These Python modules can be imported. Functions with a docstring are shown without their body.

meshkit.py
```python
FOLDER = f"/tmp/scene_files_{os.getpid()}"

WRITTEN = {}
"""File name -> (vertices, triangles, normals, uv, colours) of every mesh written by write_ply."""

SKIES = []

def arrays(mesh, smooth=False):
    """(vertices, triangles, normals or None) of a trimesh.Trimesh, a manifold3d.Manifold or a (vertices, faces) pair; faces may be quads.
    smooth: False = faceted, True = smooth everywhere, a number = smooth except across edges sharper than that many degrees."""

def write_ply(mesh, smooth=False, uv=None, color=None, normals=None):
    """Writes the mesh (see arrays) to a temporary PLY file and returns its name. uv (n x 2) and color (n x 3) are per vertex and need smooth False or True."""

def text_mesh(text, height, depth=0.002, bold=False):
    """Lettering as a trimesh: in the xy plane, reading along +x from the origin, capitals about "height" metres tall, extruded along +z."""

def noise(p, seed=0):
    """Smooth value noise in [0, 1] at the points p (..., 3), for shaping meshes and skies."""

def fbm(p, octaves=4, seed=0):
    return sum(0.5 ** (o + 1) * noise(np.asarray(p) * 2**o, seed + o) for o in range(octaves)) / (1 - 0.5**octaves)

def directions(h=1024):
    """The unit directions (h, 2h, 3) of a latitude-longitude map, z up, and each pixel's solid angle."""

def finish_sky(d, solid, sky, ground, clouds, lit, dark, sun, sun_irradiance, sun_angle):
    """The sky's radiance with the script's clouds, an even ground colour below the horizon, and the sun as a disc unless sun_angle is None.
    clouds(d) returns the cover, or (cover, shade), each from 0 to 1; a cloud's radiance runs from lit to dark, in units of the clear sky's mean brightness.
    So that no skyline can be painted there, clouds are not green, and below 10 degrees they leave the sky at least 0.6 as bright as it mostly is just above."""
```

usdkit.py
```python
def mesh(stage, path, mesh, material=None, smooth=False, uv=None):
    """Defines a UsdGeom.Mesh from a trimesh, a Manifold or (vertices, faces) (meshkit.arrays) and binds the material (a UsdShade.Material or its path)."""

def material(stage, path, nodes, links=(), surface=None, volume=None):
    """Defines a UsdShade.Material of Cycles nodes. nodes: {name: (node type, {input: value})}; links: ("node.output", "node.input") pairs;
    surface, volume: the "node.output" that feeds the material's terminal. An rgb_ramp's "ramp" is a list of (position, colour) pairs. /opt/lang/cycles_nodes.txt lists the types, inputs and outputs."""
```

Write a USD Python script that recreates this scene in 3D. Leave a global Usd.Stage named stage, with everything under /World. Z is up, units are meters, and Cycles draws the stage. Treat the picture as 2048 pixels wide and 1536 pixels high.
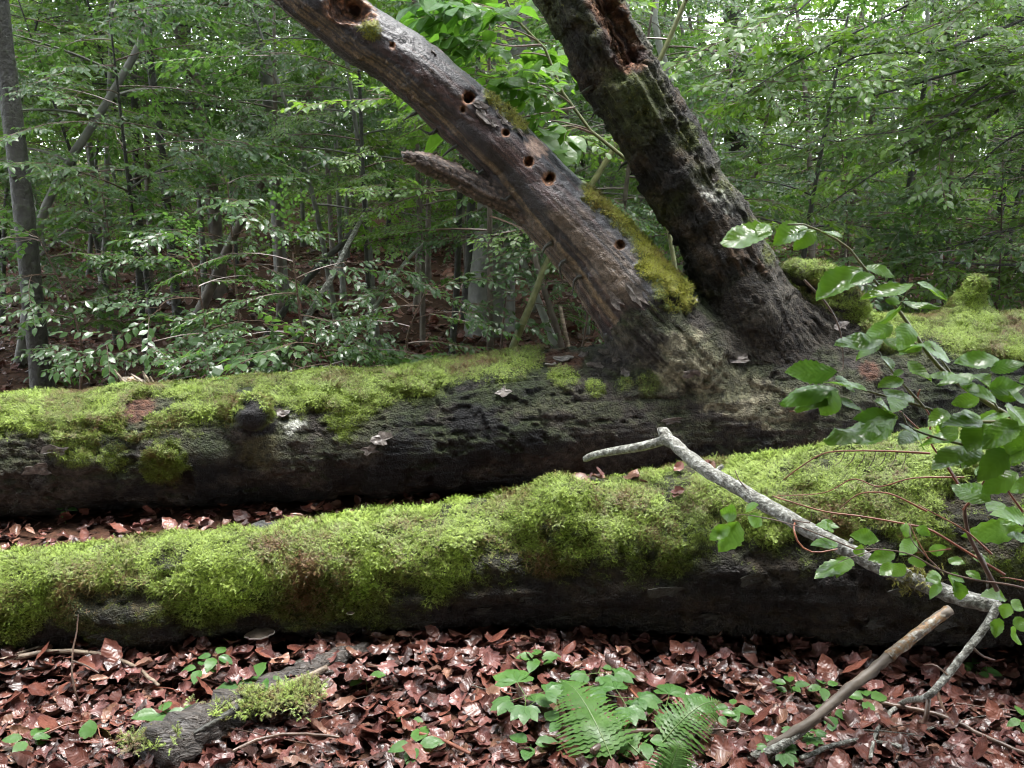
import math
import numpy as np
import usdkit, meshkit
from pxr import Usd, UsdGeom, UsdLux, UsdShade, Sdf, Gf, Vt
from scipy.spatial import cKDTree

stage = Usd.Stage.CreateInMemory()
UsdGeom.SetStageUpAxis(stage, "Z")
UsdGeom.SetStageMetersPerUnit(stage, 1.0)
UsdGeom.Xform.Define(stage, "/World")
UsdGeom.Scope.Define(stage, "/World/Looks")

# ------------------------------------------------------------------ camera, sky, sun, exposure
PITCH, CAMZ, F = math.radians(12.0), 1.5, 1847.0          # F: focal length in pixels of the 2048 wide photograph
cam = UsdGeom.Camera.Define(stage, "/World/camera")
cam.AddTranslateOp().Set((0, 0, CAMZ))
cam.AddRotateXOp().Set(90 - 12.0)
cam.CreateHorizontalApertureAttr(36.0)
cam.CreateVerticalApertureAttr(27.0)
cam.CreateFocalLengthAttr(36.0 * F / 2048)
cam.CreateClippingRangeAttr((0.05, 500.0))
cam.CreateFStopAttr(11.0)
cam.CreateFocusDistanceAttr(3.7)
cam.CreateExposureAttr(3.25)

SUN_DIR = np.array([0.16, 0.10, 1.30]); SUN_DIR /= np.linalg.norm(SUN_DIR)
SUN_EL, SUN_ROT = math.asin(SUN_DIR[2]), math.atan2(SUN_DIR[0], SUN_DIR[1])
sky_mat = usdkit.material(stage, "/World/Looks/sky_look", {
    "sky": ("sky_texture", {"sky_type": "single_scattering", "sun_disc": False, "sun_elevation": SUN_EL, "sun_rotation": SUN_ROT, "altitude": 300.0, "air_density": 1.0, "aerosol_density": 2.0}),
    "tc": ("texture_coordinate", {}),
    "nz": ("noise_texture", {"scale": 2.2, "detail": 5.0, "roughness": 0.55}),
    "rp": ("rgb_ramp", {"ramp": [(0.0, (0.72, 0.72, 0.72)), (0.45, (0.85, 0.85, 0.85)), (0.75, (1, 1, 1))]}),
    "bw": ("rgb_to_bw", {}),
    "mix": ("mix_color", {"b": (7.5, 7.9, 8.4), "use_clamp": False}),
    "bg": ("background_shader", {"strength": 0.15}),
}, [("tc.generated", "nz.vector"), ("nz.fac", "rp.fac"), ("rp.color", "bw.color"), ("bw.val", "mix.fac"), ("sky.color", "mix.a"), ("mix.result", "bg.color")], surface="bg.background")
dome = UsdLux.DomeLight.Define(stage, "/World/sky")
UsdShade.MaterialBindingAPI.Apply(dome.GetPrim()).Bind(sky_mat)
dome.GetPrim().SetCustomDataByKey("kind", "structure")
sun = UsdLux.DistantLight.Define(stage, "/World/sun")
sun.CreateNormalizeAttr(True); sun.CreateIntensityAttr(0.4); sun.CreateAngleAttr(25.0); sun.CreateColorAttr((1.0, 0.97, 0.92))
def look_matrix(z):
    x = np.cross([0, 1, 0], z); x /= np.linalg.norm(x); y = np.cross(z, x)
    return Gf.Matrix4d(*x, 0, *y, 0, *z, 0, 0, 0, 0, 1)
sun.AddTransformOp().Set(look_matrix(SUN_DIR))

# ------------------------------------------------------------------ helpers
FWD = np.array([0, math.cos(PITCH), -math.sin(PITCH)]); UPV = np.array([0, math.sin(PITCH), math.cos(PITCH)])
EYE = np.array([0, 0, CAMZ])
def ray(px, py):
    return FWD + np.array([1.0, 0, 0]) * ((px - 1024) / F) + UPV * ((768 - py) / F)
def at(px, py, Y):
    """The point of the place seen in that direction at Y metres in front."""
    d = ray(px, py)
    return EYE + d * (Y / d[1])
def noise(p, s=1.0, seed=0): return meshkit.noise(np.asarray(p) * s, seed)
def fbm(p, s=1.0, o=4, seed=0): return meshkit.fbm(np.asarray(p) * s, o, seed)
def sstep(a, b, x):
    t = np.clip((x - a) / (b - a), 0, 1); return t * t * (3 - 2 * t)
def height(x, y):
    x, y = np.broadcast_arrays(np.asarray(x, float), np.asarray(y, float))
    p = np.stack([x, y, np.zeros_like(x)], -1)
    h = 0.10 * (fbm(p, 0.7, 3, 5) - 0.5) + 0.045 * (fbm(p, 4.0, 2, 9) - 0.5)
    h = h * np.clip(0.4 + np.abs(y) * 0.12, 0.4, 1.6)
    h = h + 0.05 * np.maximum(y - 6, 0) + 0.11 * np.maximum(y - 17, 0) - 0.13 * np.maximum(y - 27, 0)
    return h
def on_ground(px, py, lift=0.0):
    d = ray(px, py); t = 0.3
    for _ in range(400):
        p = EYE + d * t
        g = float(height(p[0], p[1]))
        if p[2] <= g + 1e-3: break
        t += max(0.003, (p[2] - g) * 0.5)
    return p + np.array([0, 0, lift])

used = {}
def numbered(name):
    k = used.get(name, 0); used[name] = k + 1
    return name if k == 0 else f"{name}_{k:03d}"
def child(parent, name):
    key = parent + "/" + name
    k = used.get(key, 0); used[key] = k + 1
    return key if k == 0 else f"{key}_{k:03d}"
def tag(prim, label=None, cat=None, group=None, kind=None):
    for k, v in (("label", label), ("category", cat), ("group", group), ("kind", kind)):
        if v: prim.SetCustomDataByKey(k, v)
def thing(name, label, cat, loc=None, group=None, kind=None):
    path = "/World/" + numbered(name)
    x = UsdGeom.Xform.Define(stage, path)
    if loc is not None: x.AddTranslateOp().Set(tuple(map(float, loc)))
    tag(x.GetPrim(), label, cat, group, kind)
    return path
BASE = {}
def put(path, V, Fc, mat, N=None, smooth=False, tint=None, extra=None, uv=None, off=None, kind=None, label=None):
    V = np.asarray(V, float)
    if off is not None: V = V - np.asarray(off)
    Fc = np.asarray(Fc, int)
    if Fc.shape[1] == 4: Fc = np.vstack([Fc[:, [0, 1, 2]], Fc[:, [0, 2, 3]]])
    m = UsdGeom.Mesh.Define(stage, path)
    m.CreatePointsAttr(Vt.Vec3fArray.FromNumpy(V.astype(np.float32)))
    m.CreateFaceVertexCountsAttr(Vt.IntArray.FromNumpy(np.full(len(Fc), 3, np.int32)))
    m.CreateFaceVertexIndicesAttr(Vt.IntArray.FromNumpy(Fc.astype(np.int32).ravel()))
    m.CreateSubdivisionSchemeAttr("none")
    m.CreateDoubleSidedAttr(True)
    if smooth and N is None: N = vnormals(V, Fc)
    if N is not None:
        m.CreateNormalsAttr(Vt.Vec3fArray.FromNumpy(np.asarray(N, np.float32))); m.SetNormalsInterpolation("vertex")
    api = UsdGeom.PrimvarsAPI(m)
    if tint is not None: api.CreatePrimvar("tint", Sdf.ValueTypeNames.Color3fArray, "vertex").Set(Vt.Vec3fArray.FromNumpy(np.asarray(tint, np.float32)))
    if extra is not None: api.CreatePrimvar("wet", Sdf.ValueTypeNames.FloatArray, "vertex").Set(Vt.FloatArray.FromNumpy(np.asarray(extra, np.float32)))
    if uv is not None: api.CreatePrimvar("st", Sdf.ValueTypeNames.TexCoord2fArray, "vertex").Set(Vt.Vec2fArray.FromNumpy(np.asarray(uv, np.float32)))
    UsdShade.MaterialBindingAPI.Apply(m.GetPrim()).Bind(mat)
    tag(m.GetPrim(), label, None, None, kind)
    return m
def vnormals(V, Fc):
    n = np.zeros_like(V); fn = np.cross(V[Fc[:, 1]] - V[Fc[:, 0]], V[Fc[:, 2]] - V[Fc[:, 0]])
    for k in range(3): np.add.at(n, Fc[:, k], fn)
    l = np.linalg.norm(n, axis=1, keepdims=True)
    return np.where(l > 0, n / np.maximum(l, 1e-12), [0, 0, 1.0])
def spline(P, n):
    """Catmull-Rom through the rows of P (any number of columns), n points."""
    P = np.asarray(P, float)
    if len(P) == 2: return P[0] + (P[1] - P[0]) * np.linspace(0, 1, n)[:, None]
    Q = np.vstack([2 * P[0] - P[1], P, 2 * P[-1] - P[-2]])
    L = np.concatenate([[0], np.cumsum(np.linalg.norm(np.diff(P[:, :3], axis=0), axis=1))])
    u = np.interp(np.linspace(0, L[-1], n), L, np.arange(len(P)))
    i = np.minimum(u.astype(int), len(P) - 2); t = (u - i)[:, None]
    a, b, c, d = Q[i], Q[i + 1], Q[i + 2], Q[i + 3]
    return 0.5 * (2 * b + (c - a) * t + (2 * a - 5 * b + 4 * c - d) * t ** 2 + (3 * b - a - 3 * c + d) * t ** 3)
def frames(P):
    T = np.gradient(P, axis=0); T /= np.linalg.norm(T, axis=1, keepdims=True) + 1e-12
    A = np.zeros_like(T); ref = np.array([0, 0, 1.0]) if abs(T[0, 2]) < 0.9 else np.array([1.0, 0, 0])
    a = ref - T[0] * ref.dot(T[0]); A[0] = a / np.linalg.norm(a)
    for i in range(1, len(T)):
        a = A[i - 1] - T[i] * A[i - 1].dot(T[i]); A[i] = a / (np.linalg.norm(a) + 1e-12)
    return T, A, np.cross(T, A)
def tube(P, r, sides=8, bump=0.0, seed=0, freq=12.0):
    """A closed tube along the points P with radii r; bump roughens it."""
    P = np.asarray(P, float); n = len(P); r = np.broadcast_to(np.asarray(r, float), (n,))
    T, A, B = frames(P)
    ang = np.arange(sides) * 2 * np.pi / sides
    rr = np.repeat(r[:, None], sides, 1)
    V = P[:, None] + rr[..., None] * (np.cos(ang)[None, :, None] * A[:, None] + np.sin(ang)[None, :, None] * B[:, None])
    if bump:
        k = 1 + bump * 2 * (fbm(V, freq, 3, seed) - 0.5)
        V = P[:, None] + (V - P[:, None]) * k[..., None]
    i, j = np.meshgrid(np.arange(n - 1), np.arange(sides), indexing="ij")
    q = np.stack([i * sides + j, i * sides + (j + 1) % sides, (i + 1) * sides + (j + 1) % sides, (i + 1) * sides + j], -1).reshape(-1, 4)
    f = np.vstack([q[:, [0, 1, 2]], q[:, [0, 2, 3]]])
    V = np.vstack([V.reshape(-1, 3), P[:1], P[-1:]]); a, b = n * sides, n * sides + 1
    jj = np.arange(sides); e = (n - 1) * sides
    f = np.vstack([f, np.stack([np.full(sides, a), (jj + 1) % sides, jj], 1), np.stack([np.full(sides, b), e + jj, e + (jj + 1) % sides], 1)])
    return V, f
def join(parts):
    Vs, Fs, n = [], [], 0
    for v, f in parts:
        f = np.asarray(f)
        if f.shape[1] == 4: f = np.vstack([f[:, [0, 1, 2]], f[:, [0, 2, 3]]])
        Vs.append(v); Fs.append(f + n); n += len(v)
    return np.vstack(Vs), np.vstack(Fs)
def basis(x, n):
    """Rotation matrices (rows of columns) with their x axis along x and z near n."""
    x = np.asarray(x, float); x = x / np.linalg.norm(x, axis=-1, keepdims=True)
    n = np.asarray(n, float); n = n - x * (n * x).sum(-1, keepdims=True); n = n / (np.linalg.norm(n, axis=-1, keepdims=True) + 1e-12)
    return np.stack([x, np.cross(n, x), n], -1)
def quats(R):
    from scipy.spatial.transform import Rotation
    q = Rotation.from_matrix(np.asarray(R).reshape(-1, 3, 3)).as_quat()
    return Vt.QuathArray([Gf.Quath(float(w), float(x), float(y), float(z)) for x, y, z, w in q])
def instancer(path, protos, idx, pos, R, scale, kind="stuff", label=None):
    pi = UsdGeom.PointInstancer.Define(stage, path)
    pi.CreatePrototypesRel().SetTargets([Sdf.Path(p) for p in protos])
    pi.CreateProtoIndicesAttr(Vt.IntArray.FromNumpy(np.asarray(idx, np.int32)))
    pi.CreatePositionsAttr(Vt.Vec3fArray.FromNumpy(np.asarray(pos, np.float32)))
    pi.CreateOrientationsAttr(quats(R))
    s = np.asarray(scale, np.float32); s = np.repeat(s[:, None], 3, 1) if s.ndim == 1 else s
    pi.CreateScalesAttr(Vt.Vec3fArray.FromNumpy(s))
    tag(pi.GetPrim(), label, None, None, kind)
    return pi

# ------------------------------------------------------------------ materials
def M(name, nodes, links, surface="p.BSDF"): return usdkit.material(stage, "/World/Looks/" + name, nodes, links, surface=surface)
def tinted(name, grain=(60, 60, 60), bump=0.6, rough=(0.35, 0.75), dist=0.008, spec=0.5, lo=0.40, hi=1.6):
    """Colour from the mesh (bark, rot, lichen, algae where they grow, some painted sheen and shade), with fine grain and relief."""
    return M(name, {
        "a": ("attribute", {"attribute": "tint"}), "w": ("attribute", {"attribute": "wet"}), "g": ("geometry", {}),
        "mp": ("mapping", {"scale": grain}),
        "n": ("noise_texture", {"scale": 1.0, "detail": 4.0, "roughness": 0.65}),
        "n2": ("noise_texture", {"scale": 130.0, "detail": 2.0, "roughness": 0.6}),
        "r": ("map_range", {"from_min": 0.3, "from_max": 0.7, "to_min": lo, "to_max": hi, "clamp": True}),
        "mul": ("vector_math", {"math_type": "scale"}),
        "rr": ("map_range", {"from_min": 0.0, "from_max": 1.0, "to_min": rough[1], "to_max": rough[0], "clamp": True}),
        "add": ("math", {"math_type": "multiply_add", "value2": 0.6}),
        "b": ("bump", {"strength": bump, "distance": dist}),
        "p": ("principled_bsdf", {"specular_ior_level": spec})},
        [("g.position", "mp.vector"), ("mp.vector", "n.vector"), ("g.position", "n2.vector"), ("n.fac", "r.value"), ("a.color", "mul.vector1"), ("r.result", "mul.scale"),
         ("mul.vector", "p.base_color"), ("w.fac", "rr.value"), ("rr.result", "p.roughness"), ("n2.fac", "add.value1"), ("n.fac", "add.value3"), ("add.value", "b.height"), ("b.normal", "p.normal")])
log_look = tinted("log_bark", (38, 38, 38), bump=1.0, dist=0.030, rough=(0.5, 0.8), spec=0.3, lo=0.25, hi=1.8)
tree_look = tinted("fallen_tree_bark", (42, 42, 42), bump=1.0, dist=0.030, rough=(0.5, 0.8), spec=0.3, lo=0.25, hi=1.8)
limb_look = tinted("bare_wood", (50, 50, 50), bump=0.8, dist=0.008, rough=(0.36, 0.7), spec=0.45)
wood_look = tinted("weathered_wood", (30, 90, 90), rough=(0.3, 0.7))

def leaf_look(name, ramp, trans, rough=0.28, tfac=0.4, pos_scale=0.8, spec=0.5, veins=False, jitter=0.35):
    nodes = {"g": ("geometry", {}), "o": ("object_info", {}), "n": ("noise_texture", {"scale": pos_scale, "detail": 2.0}),
        "j": ("math", {"math_type": "multiply_add", "value2": jitter, "value3": -jitter / 2}), "ad": ("math", {"math_type": "add"}),
        "j2": ("math", {"math_type": "multiply_add", "value2": 0.25}),
        "r": ("rgb_ramp", {"ramp": ramp}),
        "n3": ("noise_texture", {"scale": 32.0, "detail": 3.0}), "n4": ("noise_texture", {"scale": 19.0, "detail": 2.0}), "rm": ("map_range", {"from_min": 0.35, "from_max": 0.65, "to_min": rough * 0.6, "to_max": rough * 1.5, "clamp": True}), "b": ("bump", {"strength": 0.6, "distance": 0.006}),
        "tm": ("vector_math", {"math_type": "multiply", "vector2": trans}),
        "p": ("principled_bsdf", {"roughness": rough, "specular_ior_level": spec}), "t": ("translucent_bsdf", {}), "m": ("mix_closure", {"fac": tfac})}
    links = [("g.position", "n.vector"), ("g.random_per_island", "j.value1"), ("j.value", "ad.value1"), ("n.fac", "j2.value3"), ("o.random", "j2.value1"), ("j2.value", "ad.value2"), ("ad.value", "r.fac"), ("g.position", "n3.vector"), ("g.position", "n4.vector"), ("n4.fac", "rm.value"), ("rm.result", "p.roughness"),
             ("n3.fac", "b.height"), ("b.normal", "p.normal"), ("r.color", "p.base_color"), ("r.color", "tm.vector1"), ("tm.vector", "t.color"), ("p.BSDF", "m.closure1"), ("t.BSDF", "m.closure2")]
    if veins:   # side veins and midrib from the leaf's own coordinates (u along, v across)
        nodes |= {"uv": ("attribute", {"attribute": "st"}), "sx": ("separate_xyz", {}), "ab": ("math", {"math_type": "absolute"}), "ma": ("math", {"math_type": "multiply_add", "value2": -0.22}),
                  "w": ("math", {"math_type": "multiply", "value2": 56.0}), "sn": ("math", {"math_type": "sine"}), "vr": ("map_range", {"from_min": 0.75, "from_max": 1.0, "clamp": True}),
                  "mid": ("map_range", {"from_min": 0.05, "from_max": 0.0, "clamp": True}), "mx": ("math", {"math_type": "maximum"}),
                  "vm": ("mix_color", {"b": (0.16, 0.25, 0.05)}), "vf": ("math", {"math_type": "multiply", "value2": 0.22}),
                  "bs": ("math", {"math_type": "multiply_add", "value2": 0.035})}
        links = [l for l in links if l not in (("r.color", "p.base_color"), ("n3.fac", "b.height"))]
        links += [("uv.vector", "sx.vector"), ("sx.y", "ab.value1"), ("ab.value", "ma.value1"), ("sx.x", "ma.value3"), ("ma.value", "w.value1"), ("w.value", "sn.value1"), ("sn.value", "vr.value"),
                  ("ab.value", "mid.value"), ("vr.result", "mx.value1"), ("mid.result", "mx.value2"), ("mx.value", "vf.value1"), ("vf.value", "vm.fac"), ("r.color", "vm.a"), ("vm.result", "p.base_color"),
                  ("sn.value", "bs.value1"), ("n3.fac", "bs.value3"), ("bs.value", "b.height")]
    return M(name, nodes, links, "m.closure")
def small_leaf_look(name, ramp, trans, rough, tfac, spec):
    return M(name, {"g": ("geometry", {}), "o": ("object_info", {}), "j": ("math", {"math_type": "multiply_add", "value2": 0.6}), "j2": ("math", {"math_type": "multiply", "value2": 0.4}), "r": ("rgb_ramp", {"ramp": ramp}),
        "tm": ("vector_math", {"math_type": "multiply", "vector2": trans}), "p": ("principled_bsdf", {"roughness": rough, "specular_ior_level": spec}), "t": ("translucent_bsdf", {}), "m": ("mix_closure", {"fac": tfac})},
        [("g.random_per_island", "j.value1"), ("o.random", "j2.value1"), ("j2.value", "j.value3"), ("j.value", "r.fac"), ("r.color", "p.base_color"), ("r.color", "tm.vector1"), ("tm.vector", "t.color"), ("p.BSDF", "m.closure1"), ("t.BSDF", "m.closure2")], "m.closure")
understory_look = small_leaf_look("understory_leaf", [(0.1, (0.048, 0.090, 0.036)), (0.5, (0.072, 0.130, 0.044)), (0.9, (0.108, 0.180, 0.050))], (1.7, 1.9, 0.8), 0.33, 0.48, 0.6)
light_screen_look = M("light_screen_leaf", {"g": ("geometry", {}), "r": ("rgb_ramp", {"ramp": [(0.1, (0.035, 0.070, 0.026)), (0.9, (0.070, 0.125, 0.036))]}), "d": ("diffuse_bsdf", {})}, [("g.random_per_island", "r.fac"), ("r.color", "d.color")], "d.BSDF")  # opaque leaves of the added unseen masses that cut front sky light
bright_look = small_leaf_look("bright_leaf", [(0.1, (0.082, 0.145, 0.042)), (0.9, (0.150, 0.235, 0.056))], (1.7, 1.8, 0.7), 0.36, 0.52, 0.5)  # paler beech leaf, sunlit brightness of the right woods put into its colour
hazel_look = leaf_look("hazel_leaf", [(0.2, (0.055, 0.13, 0.03)), (0.8, (0.105, 0.20, 0.035))], (1.6, 1.7, 0.7), rough=0.3, tfac=0.5)
front_look = leaf_look("beech_leaf", [(0.2, (0.040, 0.100, 0.022)), (0.8, (0.095, 0.18, 0.030))], (1.7, 1.7, 0.6), rough=0.2, tfac=0.42, veins=True, pos_scale=5.0, jitter=0.0)
herb_look = leaf_look("herb_leaf", [(0.2, (0.045, 0.115, 0.028)), (0.8, (0.085, 0.18, 0.036))], (1.5, 1.6, 0.8), rough=0.45, spec=0.35, tfac=0.35, pos_scale=4.0)
fern_look = leaf_look("fern_leaf", [(0.2, (0.050, 0.125, 0.022)), (0.8, (0.090, 0.19, 0.030))], (1.5, 1.6, 0.8), rough=0.5, spec=0.3, tfac=0.4, pos_scale=5.0)

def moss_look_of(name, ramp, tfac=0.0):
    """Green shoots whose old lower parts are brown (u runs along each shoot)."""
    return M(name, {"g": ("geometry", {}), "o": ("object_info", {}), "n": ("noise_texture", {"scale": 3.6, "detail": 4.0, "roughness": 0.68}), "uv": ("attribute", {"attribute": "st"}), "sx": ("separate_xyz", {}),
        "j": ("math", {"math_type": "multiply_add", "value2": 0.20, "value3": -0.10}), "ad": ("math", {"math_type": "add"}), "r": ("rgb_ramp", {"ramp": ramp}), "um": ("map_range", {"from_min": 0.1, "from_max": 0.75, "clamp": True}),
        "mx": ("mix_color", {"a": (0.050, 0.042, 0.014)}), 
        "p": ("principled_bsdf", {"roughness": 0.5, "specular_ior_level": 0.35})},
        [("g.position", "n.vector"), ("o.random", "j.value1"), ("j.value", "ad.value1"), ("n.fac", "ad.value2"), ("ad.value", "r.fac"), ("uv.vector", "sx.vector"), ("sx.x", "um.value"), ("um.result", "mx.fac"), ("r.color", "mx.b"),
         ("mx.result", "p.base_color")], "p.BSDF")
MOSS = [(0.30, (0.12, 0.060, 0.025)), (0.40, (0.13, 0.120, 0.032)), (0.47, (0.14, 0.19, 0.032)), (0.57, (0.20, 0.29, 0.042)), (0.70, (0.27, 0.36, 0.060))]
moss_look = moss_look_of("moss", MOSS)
moss_yellow_look = moss_look_of("moss_yellow", [(0.25, (0.17, 0.12, 0.025)), (0.5, (0.22, 0.23, 0.03)), (0.75, (0.32, 0.33, 0.04))])

def plain(name, ramp, scale=20.0, rough=0.6, bump=0.5, dist=0.004, stretch=(1, 1, 1), spec=0.5, detail=3.0):
    return M(name, {"tc": ("texture_coordinate", {}), "g": ("geometry", {}), "mp": ("mapping", {"scale": stretch}), "n": ("noise_texture", {"scale": scale, "detail": detail, "roughness": 0.65}), "r": ("rgb_ramp", {"ramp": ramp}),
        "b": ("bump", {"strength": bump, "distance": dist}), "p": ("principled_bsdf", {"roughness": rough, "specular_ior_level": spec})},
        [("g.position", "mp.vector"), ("mp.vector", "n.vector"), ("n.fac", "r.fac"), ("r.color", "p.base_color"), ("n.fac", "b.height"), ("b.normal", "p.normal")])
LITTER = [[(0.3, (0.0748, 0.0246, 0.0172)), (0.7, (0.1496, 0.0541, 0.0361))], [(0.3, (0.0396, 0.0156, 0.0115)), (0.7, (0.0880, 0.0336, 0.0238))],
          [(0.3, (0.1144, 0.0541, 0.0344)), (0.7, (0.2112, 0.1107, 0.0738))], [(0.3, (0.0836, 0.0295, 0.0246)), (0.7, (0.1584, 0.0656, 0.0558))], [(0.3, (0.0246, 0.0115, 0.0090)), (0.7, (0.0598, 0.0262, 0.0205))]]
def litter_look(name, ramp):
    return M(name, {"uv": ("attribute", {"attribute": "st"}), "g": ("geometry", {}), "o": ("object_info", {}), "n": ("noise_texture", {"scale": 28.0, "detail": 2.0}), "oj": ("math", {"math_type": "multiply_add", "value2": 0.5, "value3": -0.25}), "ad": ("math", {"math_type": "add"}), "r": ("rgb_ramp", {"ramp": ramp}),
        "sx": ("separate_xyz", {}), "ab": ("math", {"math_type": "absolute"}), "ma": ("math", {"math_type": "multiply_add", "value2": -0.25}), "w": ("math", {"math_type": "multiply", "value2": 50.0}), "sn": ("math", {"math_type": "sine"}),
        "bs": ("math", {"math_type": "multiply_add", "value2": 0.02}), "b": ("bump", {"strength": 1.0, "distance": 0.008}), "p": ("principled_bsdf", {"roughness": 0.36, "specular_ior_level": 0.5})},
        [("g.position", "n.vector"), ("o.random", "oj.value1"), ("oj.value", "ad.value1"), ("n.fac", "ad.value2"), ("ad.value", "r.fac"), ("r.color", "p.base_color"), ("uv.vector", "sx.vector"), ("sx.y", "ab.value1"), ("ab.value", "ma.value1"), ("sx.x", "ma.value3"), ("ma.value", "w.value1"), ("w.value", "sn.value1"),
         ("sn.value", "bs.value1"), ("n.fac", "bs.value3"), ("bs.value", "b.height"), ("b.normal", "p.normal")])
litter_looks = [litter_look(f"dead_leaf_{c}", r) for c, r in zip(("brown", "dark", "tan", "russet", "black"), LITTER)]
soil_look = plain("soil", [(0.3, (0.022, 0.013, 0.009)), (0.5, (0.050, 0.024, 0.015)), (0.7, (0.085, 0.040, 0.024))], 26.0, 0.85, 0.9, 0.02, spec=0.15)
bark_dark_look = plain("bark_dark", [(0.3, (0.012, 0.011, 0.009)), (0.5, (0.026, 0.025, 0.018)), (0.60, (0.032, 0.032, 0.023)), (0.72, (0.030, 0.042, 0.013))], 22.0, 0.6, 0.8, 0.02)
bark_grey_look = plain("bark_grey", [(0.3, (0.065, 0.065, 0.055)), (0.55, (0.115, 0.115, 0.095)), (0.75, (0.17, 0.17, 0.14))], 9.0, 0.55, 0.4, 0.01)
bark_pale_look = plain("bark_pale", [(0.3, (0.14, 0.15, 0.13)), (0.55, (0.24, 0.245, 0.21)), (0.75, (0.32, 0.32, 0.28))], 8.0, 0.5, 0.4, 0.01)
bark_brown_look = plain("bark_brown", [(0.3, (0.05, 0.038, 0.028)), (0.55, (0.10, 0.080, 0.06)), (0.75, (0.16, 0.13, 0.10))], 10.0, 0.6, 0.5, 0.01)
bark_olive_look = plain("bark_olive", [(0.3, (0.07, 0.075, 0.025)), (0.7, (0.16, 0.16, 0.065))], 18.0, 0.45, 0.3, 0.004)
twig_red_look = plain("twig_red", [(0.3, (0.10, 0.030, 0.018)), (0.7, (0.22, 0.080, 0.040))], 40.0, 0.35, 0.3, 0.002)
twig_brown_look = plain("twig_brown", [(0.3, (0.045, 0.028, 0.020)), (0.7, (0.13, 0.080, 0.055))], 40.0, 0.4, 0.4, 0.002)
twig_green_look = plain("twig_green", [(0.3, (0.07, 0.065, 0.020)), (0.7, (0.14, 0.13, 0.045))], 40.0, 0.35, 0.3, 0.002)
stem_green_look = plain("stem_green", [(0.3, (0.07, 0.12, 0.03)), (0.7, (0.12, 0.18, 0.05))], 30.0, 0.4, 0.2, 0.002)
lichen_look = plain("lichen_branch", [(0.3, (0.045, 0.042, 0.036)), (0.45, (0.10, 0.098, 0.080)), (0.56, (0.19, 0.19, 0.165)), (0.66, (0.34, 0.35, 0.32))], 62.0, 0.6, 1.0, 0.012)
strip_look = plain("split_wood", [(0.3, (0.05, 0.035, 0.025)), (0.5, (0.16, 0.12, 0.085)), (0.7, (0.32, 0.26, 0.19))], 16.0, 0.55, 0.8, 0.006, (0.6, 3, 3))
fungus_top_look = plain("fungus_top", [(0.3, (0.08, 0.06, 0.045)), (0.7, (0.22, 0.17, 0.12))], 40.0, 0.55)
fungus_rim_look = plain("fungus_rim", [(0.3, (0.62, 0.58, 0.52)), (0.7, (0.78, 0.76, 0.72))], 20.0, 0.5, 0.1)
black_look = plain("black_fungus", [(0.3, (0.010, 0.010, 0.012)), (0.7, (0.022, 0.022, 0.026))], 30.0, 0.3, 0.5)
pale_wood_look = plain("broken_wood", [(0.3, (0.26, 0.17, 0.10)), (0.7, (0.62, 0.48, 0.34))], 30.0, 0.55, 0.6)
bark_plate_look = plain("loose_bark", [(0.3, (0.035, 0.027, 0.023)), (0.5, (0.09, 0.075, 0.066)), (0.7, (0.19, 0.165, 0.15))], 45.0, 0.4, 0.8, 0.004)
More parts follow.
